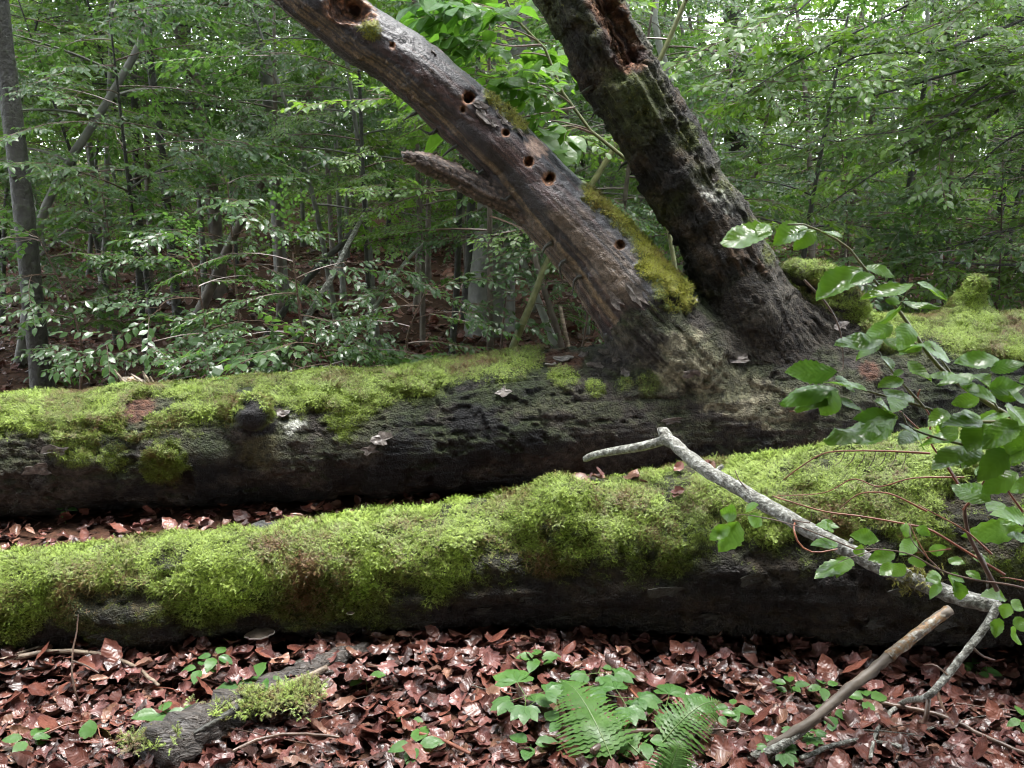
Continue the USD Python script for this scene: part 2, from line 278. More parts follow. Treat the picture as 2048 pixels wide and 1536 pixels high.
# ------------------------------------------------------------------ ground
GX = np.concatenate([-np.geomspace(90, 3.6, 40)[:-1], np.linspace(-3.6, 3.6, 220), np.geomspace(3.6, 90, 40)[1:]])
GY = np.concatenate([-np.geomspace(25, 0.6, 16)[:-1], np.linspace(-0.6, 1.4, 20)[:-1], np.linspace(1.4, 5.2, 150), np.geomspace(5.25, 130, 90)])
gx, gy = np.meshgrid(GX, GY, indexing="ij")
gv = np.stack([gx, gy, height(gx, gy)], -1).reshape(-1, 3)
near = np.exp(-((gv[:, 0] / 4) ** 2 + ((gv[:, 1] - 3) / 3) ** 2))
gv[:, 2] += (fbm(gv, 14, 3, 3) - 0.5) * 0.035 * near
ni, nj = len(GX), len(GY)
ii, jj = np.meshgrid(np.arange(ni - 1), np.arange(nj - 1), indexing="ij")
gq = np.stack([ii * nj + jj, (ii + 1) * nj + jj, (ii + 1) * nj + jj + 1, ii * nj + jj + 1], -1).reshape(-1, 4)
GROUND = thing("ground", None, None, kind="structure")
put(child(GROUND, "soil"), gv, gq, soil_look, smooth=True)

# ------------------------------------------------------------------ implicit bodies: logs, limbs
def depth(P): return (np.asarray(P) - EYE) @ FWD
def chain(rows, step=0.012, metres=False):
    """rows of (px, py, Y, radius in photograph pixels or metres): a dense centre line with radii."""
    P = np.array([at(r[0], r[1], r[2]) for r in rows])
    rad = np.array([r[3] if metres else r[3] * depth(p) / F for r, p in zip(rows, P)])
    L = np.linalg.norm(np.diff(P, axis=0), axis=1).sum()
    Q = spline(np.column_stack([P, rad]), max(8, int(L / step)))
    T, A, B = frames(Q[:, :3])
    return dict(p=Q[:, :3], r=Q[:, 3], T=T, A=A, B=B, tree=cKDTree(Q[:, :3]), s=np.linspace(0, L, len(Q)))
def chain_sdf(c, X):
    d, i = c["tree"].query(X, workers=-1)
    return d - c["r"][i]
def smin(a, b, k):
    h = np.clip(0.5 + 0.5 * (b - a) / k, 0, 1)
    return b + (a - b) * h - k * h * (1 - h)
def surface_nets(val, org, h):
    ins = val < 0
    cnt = np.zeros(np.array(val.shape) - 1, np.int8)
    for a in (0, 1):
        for b in (0, 1):
            for c in (0, 1): cnt += ins[a:a + cnt.shape[0], b:b + cnt.shape[1], c:c + cnt.shape[2]]
    act = (cnt > 0) & (cnt < 8)
    ijk = np.argwhere(act); ids = np.full(act.shape, -1, np.int64); ids[act] = np.arange(len(ijk))
    acc, num = np.zeros((len(ijk), 3)), np.zeros(len(ijk))
    cor = [np.array(c) for c in np.ndindex(2, 2, 2)]
    for a in cor:
        for ax in range(3):
            if a[ax]: continue
            b = a.copy(); b[ax] = 1
            va, vb = val[tuple((ijk + a).T)], val[tuple((ijk + b).T)]
            x = (va < 0) != (vb < 0)
            t = np.where(x, va / np.where(x, va - vb, 1), 0)
            acc[x] += (a + (b - a) * t[:, None])[x]; num[x] += 1
    V = org + h * (ijk + acc / num[:, None])
    quads = []
    for ax in range(3):
        sl0 = [slice(None)] * 3; sl1 = [slice(None)] * 3; sl0[ax] = slice(0, -1); sl1[ax] = slice(1, None)
        x0, x1 = ins[tuple(sl0)], ins[tuple(sl1)]
        e = np.argwhere(x0 != x1); u, v = [(1, 2), (2, 0), (0, 1)][ax]
        ok = (e[:, u] > 0) & (e[:, v] > 0) & (e[:, u] < val.shape[u] - 1) & (e[:, v] < val.shape[v] - 1)
        e = e[ok]; du, dv = np.eye(3, dtype=int)[u], np.eye(3, dtype=int)[v]
        q = np.stack([ids[tuple((e - du - dv).T)], ids[tuple((e - dv).T)], ids[tuple(e.T)], ids[tuple((e - du).T)]], 1)
        flip = ~x0[tuple(e.T)]; q[flip] = q[flip][:, ::-1]
        quads.append(q)
    return V, np.vstack(quads)
def solid(fn, lo, hi, h, k=6):
    lo = np.array(lo, float); n = (np.ceil((np.array(hi) - lo) / (h * k)).astype(int))
    c = np.stack(np.meshgrid(*[lo[a] + h * k * np.arange(n[a] + 1) for a in range(3)], indexing="ij"), -1).reshape(-1, 3)
    cv = fn(c).reshape(n + 1)
    near = np.abs(cv) < h * k * 1.5
    cell = np.zeros(n, bool)
    for a in np.ndindex(2, 2, 2): cell |= near[a[0]:a[0] + n[0], a[1]:a[1] + n[1], a[2]:a[2] + n[2]]
    val = np.repeat(np.repeat(np.repeat(cv[:-1, :-1, :-1], k, 0), k, 1), k, 2).astype(np.float32)
    m = np.repeat(np.repeat(np.repeat(cell, k, 0), k, 1), k, 2)
    idx = np.argwhere(m)
    val[m] = fn(lo + h * idx)
    return surface_nets(val, lo, h)
def project(P):
    d = np.asarray(P) - EYE; z = d @ FWD
    return np.stack([1024 + F * d[..., 0] / z, 768 - F * (d @ UPV) / z], -1), z
class Body:
    """A mesh with places found on it by the direction in which they are seen."""
    def __init__(self, V, Q):
        self.V, self.F = V, np.vstack([Q[:, [0, 1, 2]], Q[:, [0, 2, 3]]]); self.renew()
    def renew(self):
        self.N = vnormals(self.V, self.F); self.px, self.z = project(self.V)
        self.front = ((self.V - EYE) * self.N).sum(1) < 0
    def hit(self, px, py):
        d = np.linalg.norm(self.px - [px, py], axis=1) + np.where(self.front, 0, 1e4) + self.z * 6
        return int(np.argmin(d))
    def spot(self, px, py, r, soft=0.6, rough=0.5, seed=0):
        """1 near the place seen there, 0 beyond r metres, with an uneven edge."""
        d = np.linalg.norm(self.V - self.V[self.hit(px, py)], axis=1) / r
        d = d + rough * (fbm(self.V, 3.0 / r, 4, seed) - 0.5) * 2
        return 1 - sstep(1 - soft / 2, 1 + soft / 2, d)
def mixc(c, col, m):
    return c + (np.asarray(col) - c) * np.asarray(m)[:, None]

# ------------------------------------------------------------------ moss
def tuft(seed, n=7, rad=0.014, tall=0.028):
    """A clump of feathery moss shoots, each a small frond of side branches arching over: (vertices, triangles, uv)."""
    g = np.random.default_rng(seed); Vs, Fs, U, k = [], [], [], 0
    for _ in range(n):
        a, rr = g.uniform(0, 6.283), rad * math.sqrt(g.uniform())
        base = np.array([rr * math.cos(a), rr * math.sin(a), -0.004])
        b = a + g.normal(0, 1.0); out = np.array([math.cos(b), math.sin(b), 0]); L = tall * g.uniform(0.6, 1.25); lean = g.uniform(0.4, 1.3)
        t = np.linspace(0, 1, 6)[:, None]
        c = base + L * (t * np.array([0, 0, 1.0]) * (1 - 0.50 * lean * t) + out * lean * t ** 1.4 * 0.8)
        side = np.cross(out, [0, 0, 1]); w = 0.0011 * (1 - 0.7 * t)
        Vs += [c + side * w, c - side * w]; U += [t[:, 0], t[:, 0]]
        for i in range(5): Fs += [[k + i, k + i + 1, k + 7 + i], [k + i, k + 7 + i, k + 6 + i]]
        k += 12
        for i in range(1, 6):
            for s in (-1, 1):
                q = c[i] * g.uniform(.9, 1) + c[i - 1] * .05; d = out * 0.5 + side * s * 0.85 + np.array([0, 0, g.uniform(-0.25, 0.25)])
                ll = 0.0105 * (1.15 - 0.16 * i) * g.uniform(0.7, 1.2); u = np.cross(d, [0, 0, 1]); u /= np.linalg.norm(u)
                Vs += [np.array([q - u * 0.0011, q + u * 0.0011, q + d * ll])]; U += [np.array([.2 * i - .05, .2 * i - .05, .2 * i + .25])]; Fs += [[k, k + 1, k + 2]]; k += 3
    U = np.concatenate(U)
    return np.vstack(Vs), np.array(Fs), np.column_stack([U, U * 0])
TUFTS = {}
def moss(parent, body, mask, per_m2, look, seed, size=1.0, label=None, name="moss"):
    g = np.random.default_rng(seed); V, Fc = body.V, body.F
    tri = V[Fc]; area = 0.5 * np.linalg.norm(np.cross(tri[:, 1] - tri[:, 0], tri[:, 2] - tri[:, 0]), axis=1)
    mid = tri.mean(1); px, z = project(mid)
    keep = (px[:, 0] > -260) & (px[:, 0] < 2320) & (px[:, 1] > -250)
    fn = body.N[Fc].mean(1)
    keep &= ~((fn[:, 1] > 0.55) & (fn[:, 2] < 0.35))
    w = area * mask[Fc].mean(1) * keep
    n = int(per_m2 * w.sum())
    f = g.choice(len(Fc), n, p=w / w.sum())
    u, v = g.uniform(size=(2, n)); fl = u + v > 1; u[fl], v[fl] = 1 - u[fl], 1 - v[fl]
    P = tri[f, 0] + (tri[f, 1] - tri[f, 0]) * u[:, None] + (tri[f, 2] - tri[f, 0]) * v[:, None]
    N = fn[f] / np.linalg.norm(fn[f], axis=1, keepdims=True)
    droop = sstep(0.85, 0.15, N[:, 2])
    Zx = N - np.array([0, 0, 1.0]) * (0.85 * droop)[:, None] + g.normal(0, 0.22, (n, 3)); Zx /= np.linalg.norm(Zx, axis=1, keepdims=True)
    yaw = g.normal(size=(n, 3)); X = yaw - Zx * (yaw * Zx).sum(1, keepdims=True)
    R = basis(X, Zx)
    s = size * g.uniform(0.7, 1.3, n) * (0.35 + 1.3 * fbm(P, 7, 3, seed + 40)) * (0.25 + 0.75 * mask[Fc].mean(1)[f])
    pi = child(parent, name)
    UsdGeom.PointInstancer.Define(stage, pi)
    key = str(look.GetPath())
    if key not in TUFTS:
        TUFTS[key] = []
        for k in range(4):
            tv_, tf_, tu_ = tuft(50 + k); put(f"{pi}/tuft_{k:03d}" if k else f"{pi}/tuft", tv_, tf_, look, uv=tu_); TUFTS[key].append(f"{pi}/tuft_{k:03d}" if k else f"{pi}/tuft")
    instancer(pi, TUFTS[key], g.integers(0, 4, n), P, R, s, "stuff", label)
    return n

# ------------------------------------------------------------------ the fallen tree: trunk, two leaning limbs, broken branch
TR = chain([(-230, 927, 4.06, .252), (0, 916, 4.12, .262), (700, 870, 4.41, .300), (1200, 829, 4.61, .345), (1720, 800, 4.76, .400), (2048, 793, 4.88, .425), (2300, 788, 4.95, .435)], metres=True)
LA = chain([(330, -230, 4.45, 50), (520, -88, 4.5, 53), (700, 53, 4.54, 58), (842, 151, 4.56, 60), (1012, 305, 4.58, 65), (1088, 390, 4.58, 70), (1190, 500, 4.56, 80), (1282, 612, 4.54, 92), (1370, 705, 4.54, 96), (1470, 790, 4.62, 80)])
LB = chain([(1010, -260, 4.6, 64), (1080, -130, 4.6, 66), (1135, -40, 4.6, 70), (1205, 85, 4.6, 71), (1297, 248, 4.62, 71), (1405, 428, 4.62, 72), (1466, 540, 4.58, 74), (1515, 640, 4.58, 78), (1580, 730, 4.64, 72), (1690, 800, 4.74, 55)])
BR = chain([(815, 312, 4.40, 9), (850, 325, 4.42, 17), (910, 352, 4.46, 21), (980, 388, 4.51, 26), (1060, 420, 4.56, 34), (1110, 450, 4.58, 40)])
KN = chain([(507, 828, 3.93, 25), (509, 830, 4.00, 27), (512, 838, 4.10, 34), (520, 856, 4.25, 50)])
ST = chain([(1950, 572, 4.86, 9), (1942, 596, 4.86, 20), (1930, 632, 4.87, 42), (1918, 690, 4.88, 84)])
CU = chain([(1592, 550, 4.64, 22), (1630, 564, 4.62, 35), (1666, 590, 4.62, 38), (1698, 614, 4.62, 24)])
FL = chain([(1490, 590, 4.56, 50), (1580, 636, 4.60, 52), (1680, 672, 4.66, 52), (1800, 720, 4.74, 60)])
HOLES = [(937, 195, 0, .029), (1058, 323, 0, .021), (1098, 357, 0, .029), (1012, 266, 0, .017), (785, 90, 0, .015), (1240, 490, 0, .019), (925, 218, 0, .015), (962, 226, 0, .019)]
FT = [TR, LA, LB, BR]
def march(c, px, py):
    """Where that direction meets the body of one chain."""
    d = ray(px, py); d = d / np.linalg.norm(d); t = 2.0
    for _ in range(80):
        q = float(chain_sdf(c, (EYE + d * t)[None])[0]); t += q * 0.8
        if q < 1e-3: break
    return EYE + d * t, d
HC = [(*march(LA, x, y), r) for x, y, Y, r in HOLES]
CAV = march(LA, 702, 18)
def tree_sdf(X):
    t, a, b, r = (chain_sdf(c, X) for c in FT)
    d = smin(t, a, 0.10); d = smin(d, b, 0.09); d = smin(d, r, 0.05); d = smin(d, chain_sdf(FL, X), 0.07)
    d = smin(d, chain_sdf(KN, X), 0.09); d = smin(d, chain_sdf(ST, X), 0.09); d = smin(d, chain_sdf(CU, X), 0.05)
    jag_ = np.ones(len(X)); nr = np.where((np.abs(d) < .15) & (X[:, 2] > at(1200, 520, 4.5)[2]))[0]; jag_[nr] = 0.7 + 0.6 * fbm(X[nr], 18, 3, 78); d = np.maximum(d, 0.085 * jag_ - np.linalg.norm((X - CAV[0] - CAV[1] * .015) * [0.75, 1.0, 1.25], axis=1))          # rotten cavity on the left limb
    ax = at(1150, -120, 4.44), at(1262, 108, 4.46)                                                                  # long open rot on the right limb
    u = ax[1] - ax[0]; t_ = np.clip((X - ax[0]) @ u / (u @ u), 0, 1)
    d = np.maximum(d, 0.088 * jag_ - np.linalg.norm(X - ax[0] - t_[:, None] * u, axis=1))
    jag_[nr] = 0.65 + 0.7 * fbm(X[nr], 45, 2, 77)
    for c, dr, rr in HC:
        rr = rr * jag_; o = X - c; al = o @ dr; d = np.maximum(d, rr - np.linalg.norm(o - dr * (al * .62)[:, None], axis=1))
    return d
allp = np.vstack([c["p"] for c in FT + [ST, CU, KN]])
tv, tq = solid(tree_sdf, allp.min(0) - 0.5, allp.max(0) + 0.5, 0.0115)
FTB = Body(tv, tq)
dd = np.stack([chain_sdf(c, FTB.V) for c in FT], 1)
dd[:, 0] -= 0.01; pid = np.argmin(dd, 1)
LS, LPHI = np.zeros(len(FTB.V)), np.zeros(len(FTB.V))
for k, c in enumerate(FT):
    m = pid == k; _, i = c["tree"].query(FTB.V[m]); o = FTB.V[m] - c["p"][i]
    LS[m] = c["s"][i]; LPHI[m] = np.arctan2((o * c["B"][i]).sum(1), (o * c["A"][i]).sum(1))
fib = np.stack([LS * 0.6, np.cos(LPHI) * 5.5, np.sin(LPHI) * 5.5 + pid * 7], -1)
fib_n = fbm(fib, 1.6, 5, 21)
fine_fib = fbm(fib * [1, 5, 5], 1.3, 3, 22)
V0 = FTB.V.copy(); N0 = FTB.N.copy()
sA, sB = (c["s"][c["tree"].query(at(x, y, 4.5))[1]] for c, x, y in ((LA, 1268, 606), (LB, 1492, 552)))
jag = 0.10 * (fbm(FTB.V, 9, 3, 19) - 0.5) * 2
atfork = ((pid == 1) & (LS + jag > sA)) | ((pid == 2) & (LS + jag > sB))      # the shared bark collar belongs to the trunk
pid = np.where(atfork, 0, pid)
isA, isB, isT, isR = (pid == 1), (pid == 2), (pid == 0), (pid == 3)
rough = np.where(isA, 0.005, np.where(isB, 0.026, np.where(isR, 0.010, np.where(atfork, 0.016, 0.006))))
dsp = (fbm(V0, 5, 3, 11) - 0.5) * np.where(isB, 0.04, np.where(isA, 0.03, 0.035)) + (fbm(V0, 22, 4, 12) - 0.5) * rough + (fib_n - 0.5) * np.where(isT, 0.020, np.where(isB, 0.045, np.where(isA, 0.016, 0.022))) + (fine_fib - 0.5) * np.where(isA, 0.013, np.where(isR, 0.022, np.where(isB, 0.020, 0.012)))
# cracks and steps in the bark of the fork
crk = np.abs(fbm(fib * [1.0, 1.3, 1.3], 0.9, 3, 31) - 0.5)
dsp -= 0.011 * (1 - sstep(0.0, 0.016, crk)) * np.where(isA, 0.5, 1.0)
plate_edge = fbm(V0, 6.5, 4, 44)
dsp += np.where(isT | isB, 0.014, 0.004) * sstep(0.495, 0.505, plate_edge) * np.where(isB, 1.3, 1)
FTB.V = V0 + N0 * dsp[:, None]; FTB.renew()
V, N, up = FTB.V, FTB.N, FTB.N[:, 2]
n1, n2, n3 = fbm(V, 3.2, 5, 61), fbm(V, 9, 5, 62), fbm(V, 30, 4, 63)
sp = FTB.spot
blackw, dkbrown, greybark, palebark = (0.006, 0.0064, 0.007), (0.022, 0.015, 0.011), (0.068, 0.056, 0.044), (0.23, 0.21, 0.14)
col = np.tile(np.array(blackw), (len(V), 1)); wet = np.full(len(V), 0.5)
# trunk: black wet wood below, grey brown bark patches, algae film
col = mixc(col, (0.015, 0.013, 0.010), sstep(0.42, 0.62, n2) * 0.7)
gp = sstep(0.50, 0.58, n1 + 0.25 * (n3 - 0.5)) * isT
for k, (x, y, r) in enumerate([(1250, 720, .28), (1190, 760, .2), (560, 870, .22), (720, 870, .14), (60, 950, .28), (1420, 760, .30), (1560, 770, .3), (1740, 720, .25), (330, 880, .16), (1340, 690, .22)]):
    gp = np.maximum(gp, sp(x, y, r, seed=100 + k))
fork = np.maximum(sp(1300, 650, 0.36, seed=91), sp(1420, 780, .3, seed=92))
col = mixc(col, greybark, gp * (0.55 + 0.45 * sstep(0.35, 0.6, n2)))
col = mixc(col, (0.060, 0.056, 0.034), fork * 0.6 * sstep(0.4, 0.6, n2)); col = mixc(col, (0.012, 0.010, 0.008), np.maximum(sp(1560, 640, .2, seed=95), sp(1420, 610, .12, seed=96)) * 0.8)  # last mix paints shade into the hollow between the limbs, blackish bark beside it
col = mixc(col, (0.012, 0.011, 0.010), sstep(0.54, 0.62, n3) * 0.6)
pl = np.max([sp(x, y, r, 0.25, 0.5, 70 + k) for k, (x, y, r) in enumerate([(1365, 705, .11), (1420, 735, .11), (1460, 775, .11), (1500, 800, .13), (1560, 815, .11), (1430, 790, .09), (1400, 690, .07), (1340, 760, .08)])], 0)
col = mixc(col, palebark, pl * (0.45 + 0.55 * sstep(0.3, 0.55, n3)))
film = sstep(0.45, 0.62, n2 + 0.15 * (up + 0.2)) * isT * sstep(-0.35, 0.25, up)
col = mixc(col, (0.024, 0.036, 0.008), film * 0.6)
for x, y, r in [(590, 850, .05), (1425, 385, .05), (1412, 378, .03), (1460, 420, .022), (1335, 560, 0.03)]:
    col = mixc(col, (0.42, 0.43, 0.38), sp(x, y, r, 0.5, 0.9, int(x)) * sstep(0.4, 0.55, n3))
# left limb: bare wet wood, grey sky sheen painted in, red brown streaks
wetA = 0.55 + 0.45 * sstep(0.35, 0.6, n1)
ca = np.tile(np.array((0.019, 0.019, 0.022)), (len(V), 1))
ca = mixc(ca, (0.044, 0.045, 0.052), sstep(0.40, 0.65, fib_n) * 0.7)
under = sstep(0.35, -0.25, up + 0.4 * N[:, 0])                       # sheen put into the colour: top side left grey, lower side painted dark brown
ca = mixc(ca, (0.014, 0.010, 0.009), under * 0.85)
ca = mixc(ca, (0.065, 0.028, 0.020), sstep(0.52, 0.66, fbm(fib, 0.9, 4, 81)) * 0.55)
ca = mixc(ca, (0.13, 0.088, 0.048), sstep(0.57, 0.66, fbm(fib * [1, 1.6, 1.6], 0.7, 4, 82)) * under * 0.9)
ca = mixc(ca, (0.013, 0.012, 0.013), sstep(0.52, 0.60, fine_fib) * 0.7)
ca = mixc(ca, (0.36, 0.24, 0.18), sp(1075, 293, .055, 0.5, 1.0, 3) * 0.8)
ca = mixc(ca, (0.10, 0.072, 0.050), (sp(1110, 500, 0.2, seed=4) + sp(1190, 560, 0.2, seed=5)).clip(0, 1) * sstep(0.45, 0.6, fib_n) * 0.9)
col = np.where(isA[:, None], ca, col); wet = np.where(isA, wetA, wet)
# broken branch: weathered splintered wood
cr = np.tile(np.array((0.055, 0.036, 0.028)), (len(V), 1)); cr = mixc(cr, (0.17, 0.12, 0.09), sstep(0.5, 0.7, fine_fib)); cr = mixc(cr, (0.02, 0.015, 0.013), sstep(0.5, 0.6, 1 - fib_n))
col = np.where(isR[:, None], cr, col)
# right limb: thick dark bark under algae, brown rot
cb = np.tile(np.array((0.013, 0.011, 0.008)), (len(V), 1)); cb = mixc(cb, (0.042, 0.028, 0.016), sstep(0.45, 0.6, n2)); cb = mixc(cb, (0.045, 0.050, 0.014), sstep(0.52, 0.64, n1) * 0.6); cb = mixc(cb, (0.006, 0.005, 0.004), sstep(0.52, 0.60, n3) * 0.7)
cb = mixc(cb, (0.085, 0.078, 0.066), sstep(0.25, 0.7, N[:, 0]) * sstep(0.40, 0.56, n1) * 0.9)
cb = mixc(cb, (0.30, 0.30, 0.27), np.maximum(sp(1425, 385, .06, 0.4, 0.9, 8), sp(1460, 425, .03, 0.4, 0.9, 9)) * sstep(0.42, 0.55, n3))
cb = mixc(cb, (0.07, 0.04, 0.022), np.maximum(sp(1500, 560, .12, seed=13), sp(1460, 520, .1, seed=14)) * sstep(0.45, 0.6, fib_n))
col = np.where(isB[:, None], cb, col)
# rot inside the hollows
inr = np.zeros(len(V))
for c, dr, rr in HC:
    o = V0 - c; inr = np.maximum(inr, (np.linalg.norm(o - dr * ((o @ dr) * .62)[:, None], axis=1) < rr * 1.15) * 1.0)
inr = np.maximum(inr, sstep(0.108, 0.09, np.linalg.norm((V0 - CAV[0] - CAV[1] * .015) * [0.75, 1, 1.25], axis=1)))
axu = at(1262, 108, 4.46) - at(1150, -120, 4.44); tt = np.clip((V0 - at(1150, -120, 4.44)) @ axu / (axu @ axu), 0, 1)
inr = np.maximum(inr, sstep(0.102, 0.088, np.linalg.norm(V0 - at(1150, -120, 4.44) - tt[:, None] * axu, axis=1)))
rot = np.tile(np.array((0.085, 0.040, 0.018)), (len(V), 1)); rot = mixc(rot, (0.24, 0.115, 0.060), sstep(0.45, 0.65, fine_fib)); rot = mixc(rot, (0.35, 0.17, 0.12), sp(1270, 120, .05, seed=2)); rot = mixc(rot, (0.03, 0.014, 0.01), sstep(0.5, 0.6, 1 - fib_n))
col = col + (rot - col) * inr[:, None]
fl = np.maximum(sstep(0.07, 0.02, chain_sdf(FL, V)), atfork * (pid == 0) * sstep(at(1400, 600, 4.5)[0], at(1470, 600, 4.5)[0], V[:, 0])) * (1 - pl * .8)
col = mixc(col, (0.017, 0.0135, 0.0105), fl * 0.9); col = mixc(col, (0.055, 0.042, 0.030), fl * sstep(0.5, 0.62, fine_fib) * .7); col = mixc(col, (0.085, 0.075, 0.060), fl * sstep(0.52, 0.6, n2) * sstep(at(1560, 700, 4.5)[2], at(1560, 730, 4.5)[2], V[:, 2] * -1 + 2 * at(1560, 715, 4.5)[2]) * .6)
# the cut knot on the trunk, pale brown peel
col = mixc(col, (0.02, 0.019, 0.02), np.maximum(sp(508, 828, .05, 0.3, 0.2, 1) * 1.0, 0))
col = mixc(col, (0.075, 0.07, 0.03), sp(520, 900, .09, seed=33) * 0.8)
col = mixc(col, (0.10, 0.042, 0.028), np.maximum(sp(1130, 715, .10, seed=34), np.maximum(sp(1740, 740, .05, seed=35), sp(270, 815, .09, seed=36))) * 0.8)
# where moss grows
def edge(body, pts):
    hs = np.array([body.V[body.hit(x, y)] for x, y in pts]); o = np.argsort(hs[:, 0])
    return np.interp(body.V[:, 0], hs[o, 0], hs[o, 2])
lowT = edge(FTB, [(0, 885), (120, 880), (260, 890), (400, 868), (480, 850), (620, 830), (720, 850), (800, 800), (940, 775), (1080, 745)])
mT = sstep(-0.02, 0.05, V[:, 2] - lowT + 0.14 * (n2 - 0.5)) * (V[:, 0] < at(1085, 740, 4.3)[0] + 0.12 * (n1 - 0.5)) * isT
mT *= sstep(0.34, 0.42, n1 + 0.10)
for x, y, r in [(280, 810, .07), (330, 812, .06), (275, 850, .05), (560, 850, .09), (100, 900, .09), (700, 860, .05), (500, 830, .06)]: mT *= 1 - sp(x, y, r, 0.4, 0.8, int(x + y))
rightT = edge(FTB, [(1690, 680), (1760, 705), (1850, 690), (1930, 720), (2048, 735)])
mR = sstep(-0.03, 0.06, V[:, 2] - rightT + 0.16 * (n2 - 0.5)) * (V[:, 0] > at(1700, 650, 4.7)[0]) * sstep(0.36, 0.46, n1 + 0.12) * isT
lim = np.maximum(mT, mR)
for k, (x, y, r, a) in enumerate([(330, 930, .10, 1), (690, 840, .09, .8), (1300, 770, .06, .6), (1190, 775, .05, .7), (150, 890, .1, .8), (230, 915, .07, .6), (1125, 760, .07, .8), (1250, 770, .04, .5)]):
    lim = np.maximum(lim, sp(x, y, r, 0.5, 0.6, 200 + k) * a)
lim = np.maximum(lim, sstep(0.05, 0.0, chain_sdf(CU, V)) * sstep(-0.25, 0.1, up + 0.3 * N[:, 0]))
lim = np.maximum(lim, sstep(0.06, 0.01, chain_sdf(ST, V)) * (1 - sp(1955, 590, .07, 0.3, 0.5, 17)) * 0.9)
mY = np.zeros(len(V))
topA = FTB.N[:, 2] * 0.75 + FTB.N[:, 0] * 0.45
mY = np.maximum(mY, (isA | isT) * np.max([sp(x, y, r, 0.4, 0.5, 300 + k) for k, (x, y, r) in enumerate([(1190, 395, .08), (1225, 425, .08), (1260, 460, .09), (1295, 500, .10), (1325, 545, .11), (1350, 580, .10), (1330, 600, .06), (1290, 540, .05)])], 0) * sstep(0.25, 0.55, topA + 0.15))
mY = np.maximum(mY, isA * np.max([sp(x, y, r, 0.4, 0.6, 320 + k) for k, (x, y, r) in enumerate([(985, 200, .05), (1015, 225, .05), (1040, 250, .045), (735, 50, .045), (745, 65, .03)])], 0) * 0.9)
mBm = isB * np.maximum(np.max([sp(x, y, r, 0.5, 0.8, 340 + k) * a for k, (x, y, r, a) in enumerate([(1245, 165, .10, .5), (1290, 190, .10, .55), (1240, 220, .13, .25), (1380, 270, .07, .6), (1420, 330, .06, .6), (1450, 380, .05, .6), (1500, 450, .05, .7), (1540, 510, .05, .7)])], 0), 0.22 * sstep(0.45, 0.6, n1))
kn = sstep(0.035, 0.015, chain_sdf(KN, V)) * sstep(-.1, -.5, N[:, 1]); col = mixc(col, (0.012, 0.011, 0.012), kn); lim *= 1 - 0.95 * np.maximum(kn, sp(510, 832, .045, .3, .3, 5)); lim *= 1 - inr; mY *= 1 - inr; mBm *= 1 - inr
allm = np.maximum(np.maximum(lim, mY), mBm * 0.8)
col = mixc(col, (0.085, 0.115, 0.022), allm * 0.85)
wet = np.where(allm > 0.4, 0.15, wet)
FTB.V = FTB.V + FTB.N * (0.012 * np.maximum(lim, mY))[:, None]; FTB.renew()
TREE = thing("fallen_tree", "huge fallen dead tree with two dark leaning limbs, lying mossy across the clearing", "fallen tree")
votes = np.array([np.bincount(r, minlength=4).argmax() for r in pid[FTB.F[: len(tq)]]]); votes = np.concatenate([votes, votes])
tri_pid = np.where(pid[FTB.F[:, 0]] == pid[FTB.F[:, 1]], pid[FTB.F[:, 0]], pid[FTB.F[:, 2]])
for k, (nm, lab) in enumerate([("trunk", None), ("limb", "bare wet grey limb full of woodpecker holes"), ("limb", "thick dark limb with rough rotting bark"), ("broken_branch", "short splintered branch stub on the left limb")]):
    f = FTB.F[tri_pid == k]; uq, inv = np.unique(f, return_inverse=True)
    put(child(TREE, nm), FTB.V[uq], inv.reshape(-1, 3), limb_look if k in (1, 3) else tree_look, N=FTB.N[uq], tint=col[uq], extra=wet[uq], label=lab)
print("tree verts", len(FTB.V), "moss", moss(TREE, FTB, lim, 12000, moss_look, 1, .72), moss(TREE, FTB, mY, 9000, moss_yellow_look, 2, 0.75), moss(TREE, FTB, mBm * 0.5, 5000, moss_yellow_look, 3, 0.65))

def plate(center, n, t, a, b, seed, thick=0.006, curl=0.15):
    """A loose scale of bark: an uneven curved plate with thickness."""
    g = np.random.default_rng(seed); R = basis(np.asarray(t), np.asarray(n))
    k = 12; ang = np.arange(k) * 2 * np.pi / k + g.uniform(0, 1); rr = g.uniform(0.35, 1.1, k)
    ring = np.stack([a * rr * np.cos(ang), b * rr * np.sin(ang)], 1)
    pts = np.vstack([[0, 0], ring * 0.55, ring]); z = thick + curl * (pts ** 2).sum(1) / max(a, b) + g.normal(0, 0.0015, len(pts))
    T = np.column_stack([pts, z]); Bm = np.column_stack([ring * 0.97, z[13:] - thick])
    Vp = np.vstack([T, Bm]) @ R.T + center
    f = []
    for i in range(k):
        j = (i + 1) % k
        f += [[0, 1 + i, 1 + j], [1 + i, 13 + i, 13 + j], [1 + i, 13 + j, 1 + j], [13 + i, 25 + i, 25 + j], [13 + i, 25 + j, 13 + j]]
    return Vp, np.array(f)
PL = [(960, 212, .045, .03), (968, 235, .05, .035), (985, 245, .035, .02), (1005, 240, .05, .018), (1040, 262, .03, .016), (865, 105, .02, .01), (1270, 595, .08, .035), (1230, 600, .06, .03), (1385, 600, .03, .02),
      (1005, 785, .045, .03), (1345, 840, .06, .02), (765, 880, .05, .04), (1190, 730, .05, .03), (1250, 745, .04, .03), (1215, 705, .05, .025), (1130, 720, .06, .03), (1170, 710, .04, .03), (560, 830, .05, .03), (110, 900, .06, .03), (75, 940, .08, .04), (740, 900, .05, .03), (1105, 730, .04, .02), (1380, 745, .05, .03), (1480, 720, .06, .03), (1430, 360, .04, .02), (1405, 300, .05, .02), (1235, 720, .03, .02), (1680, 655, .05, .03)]
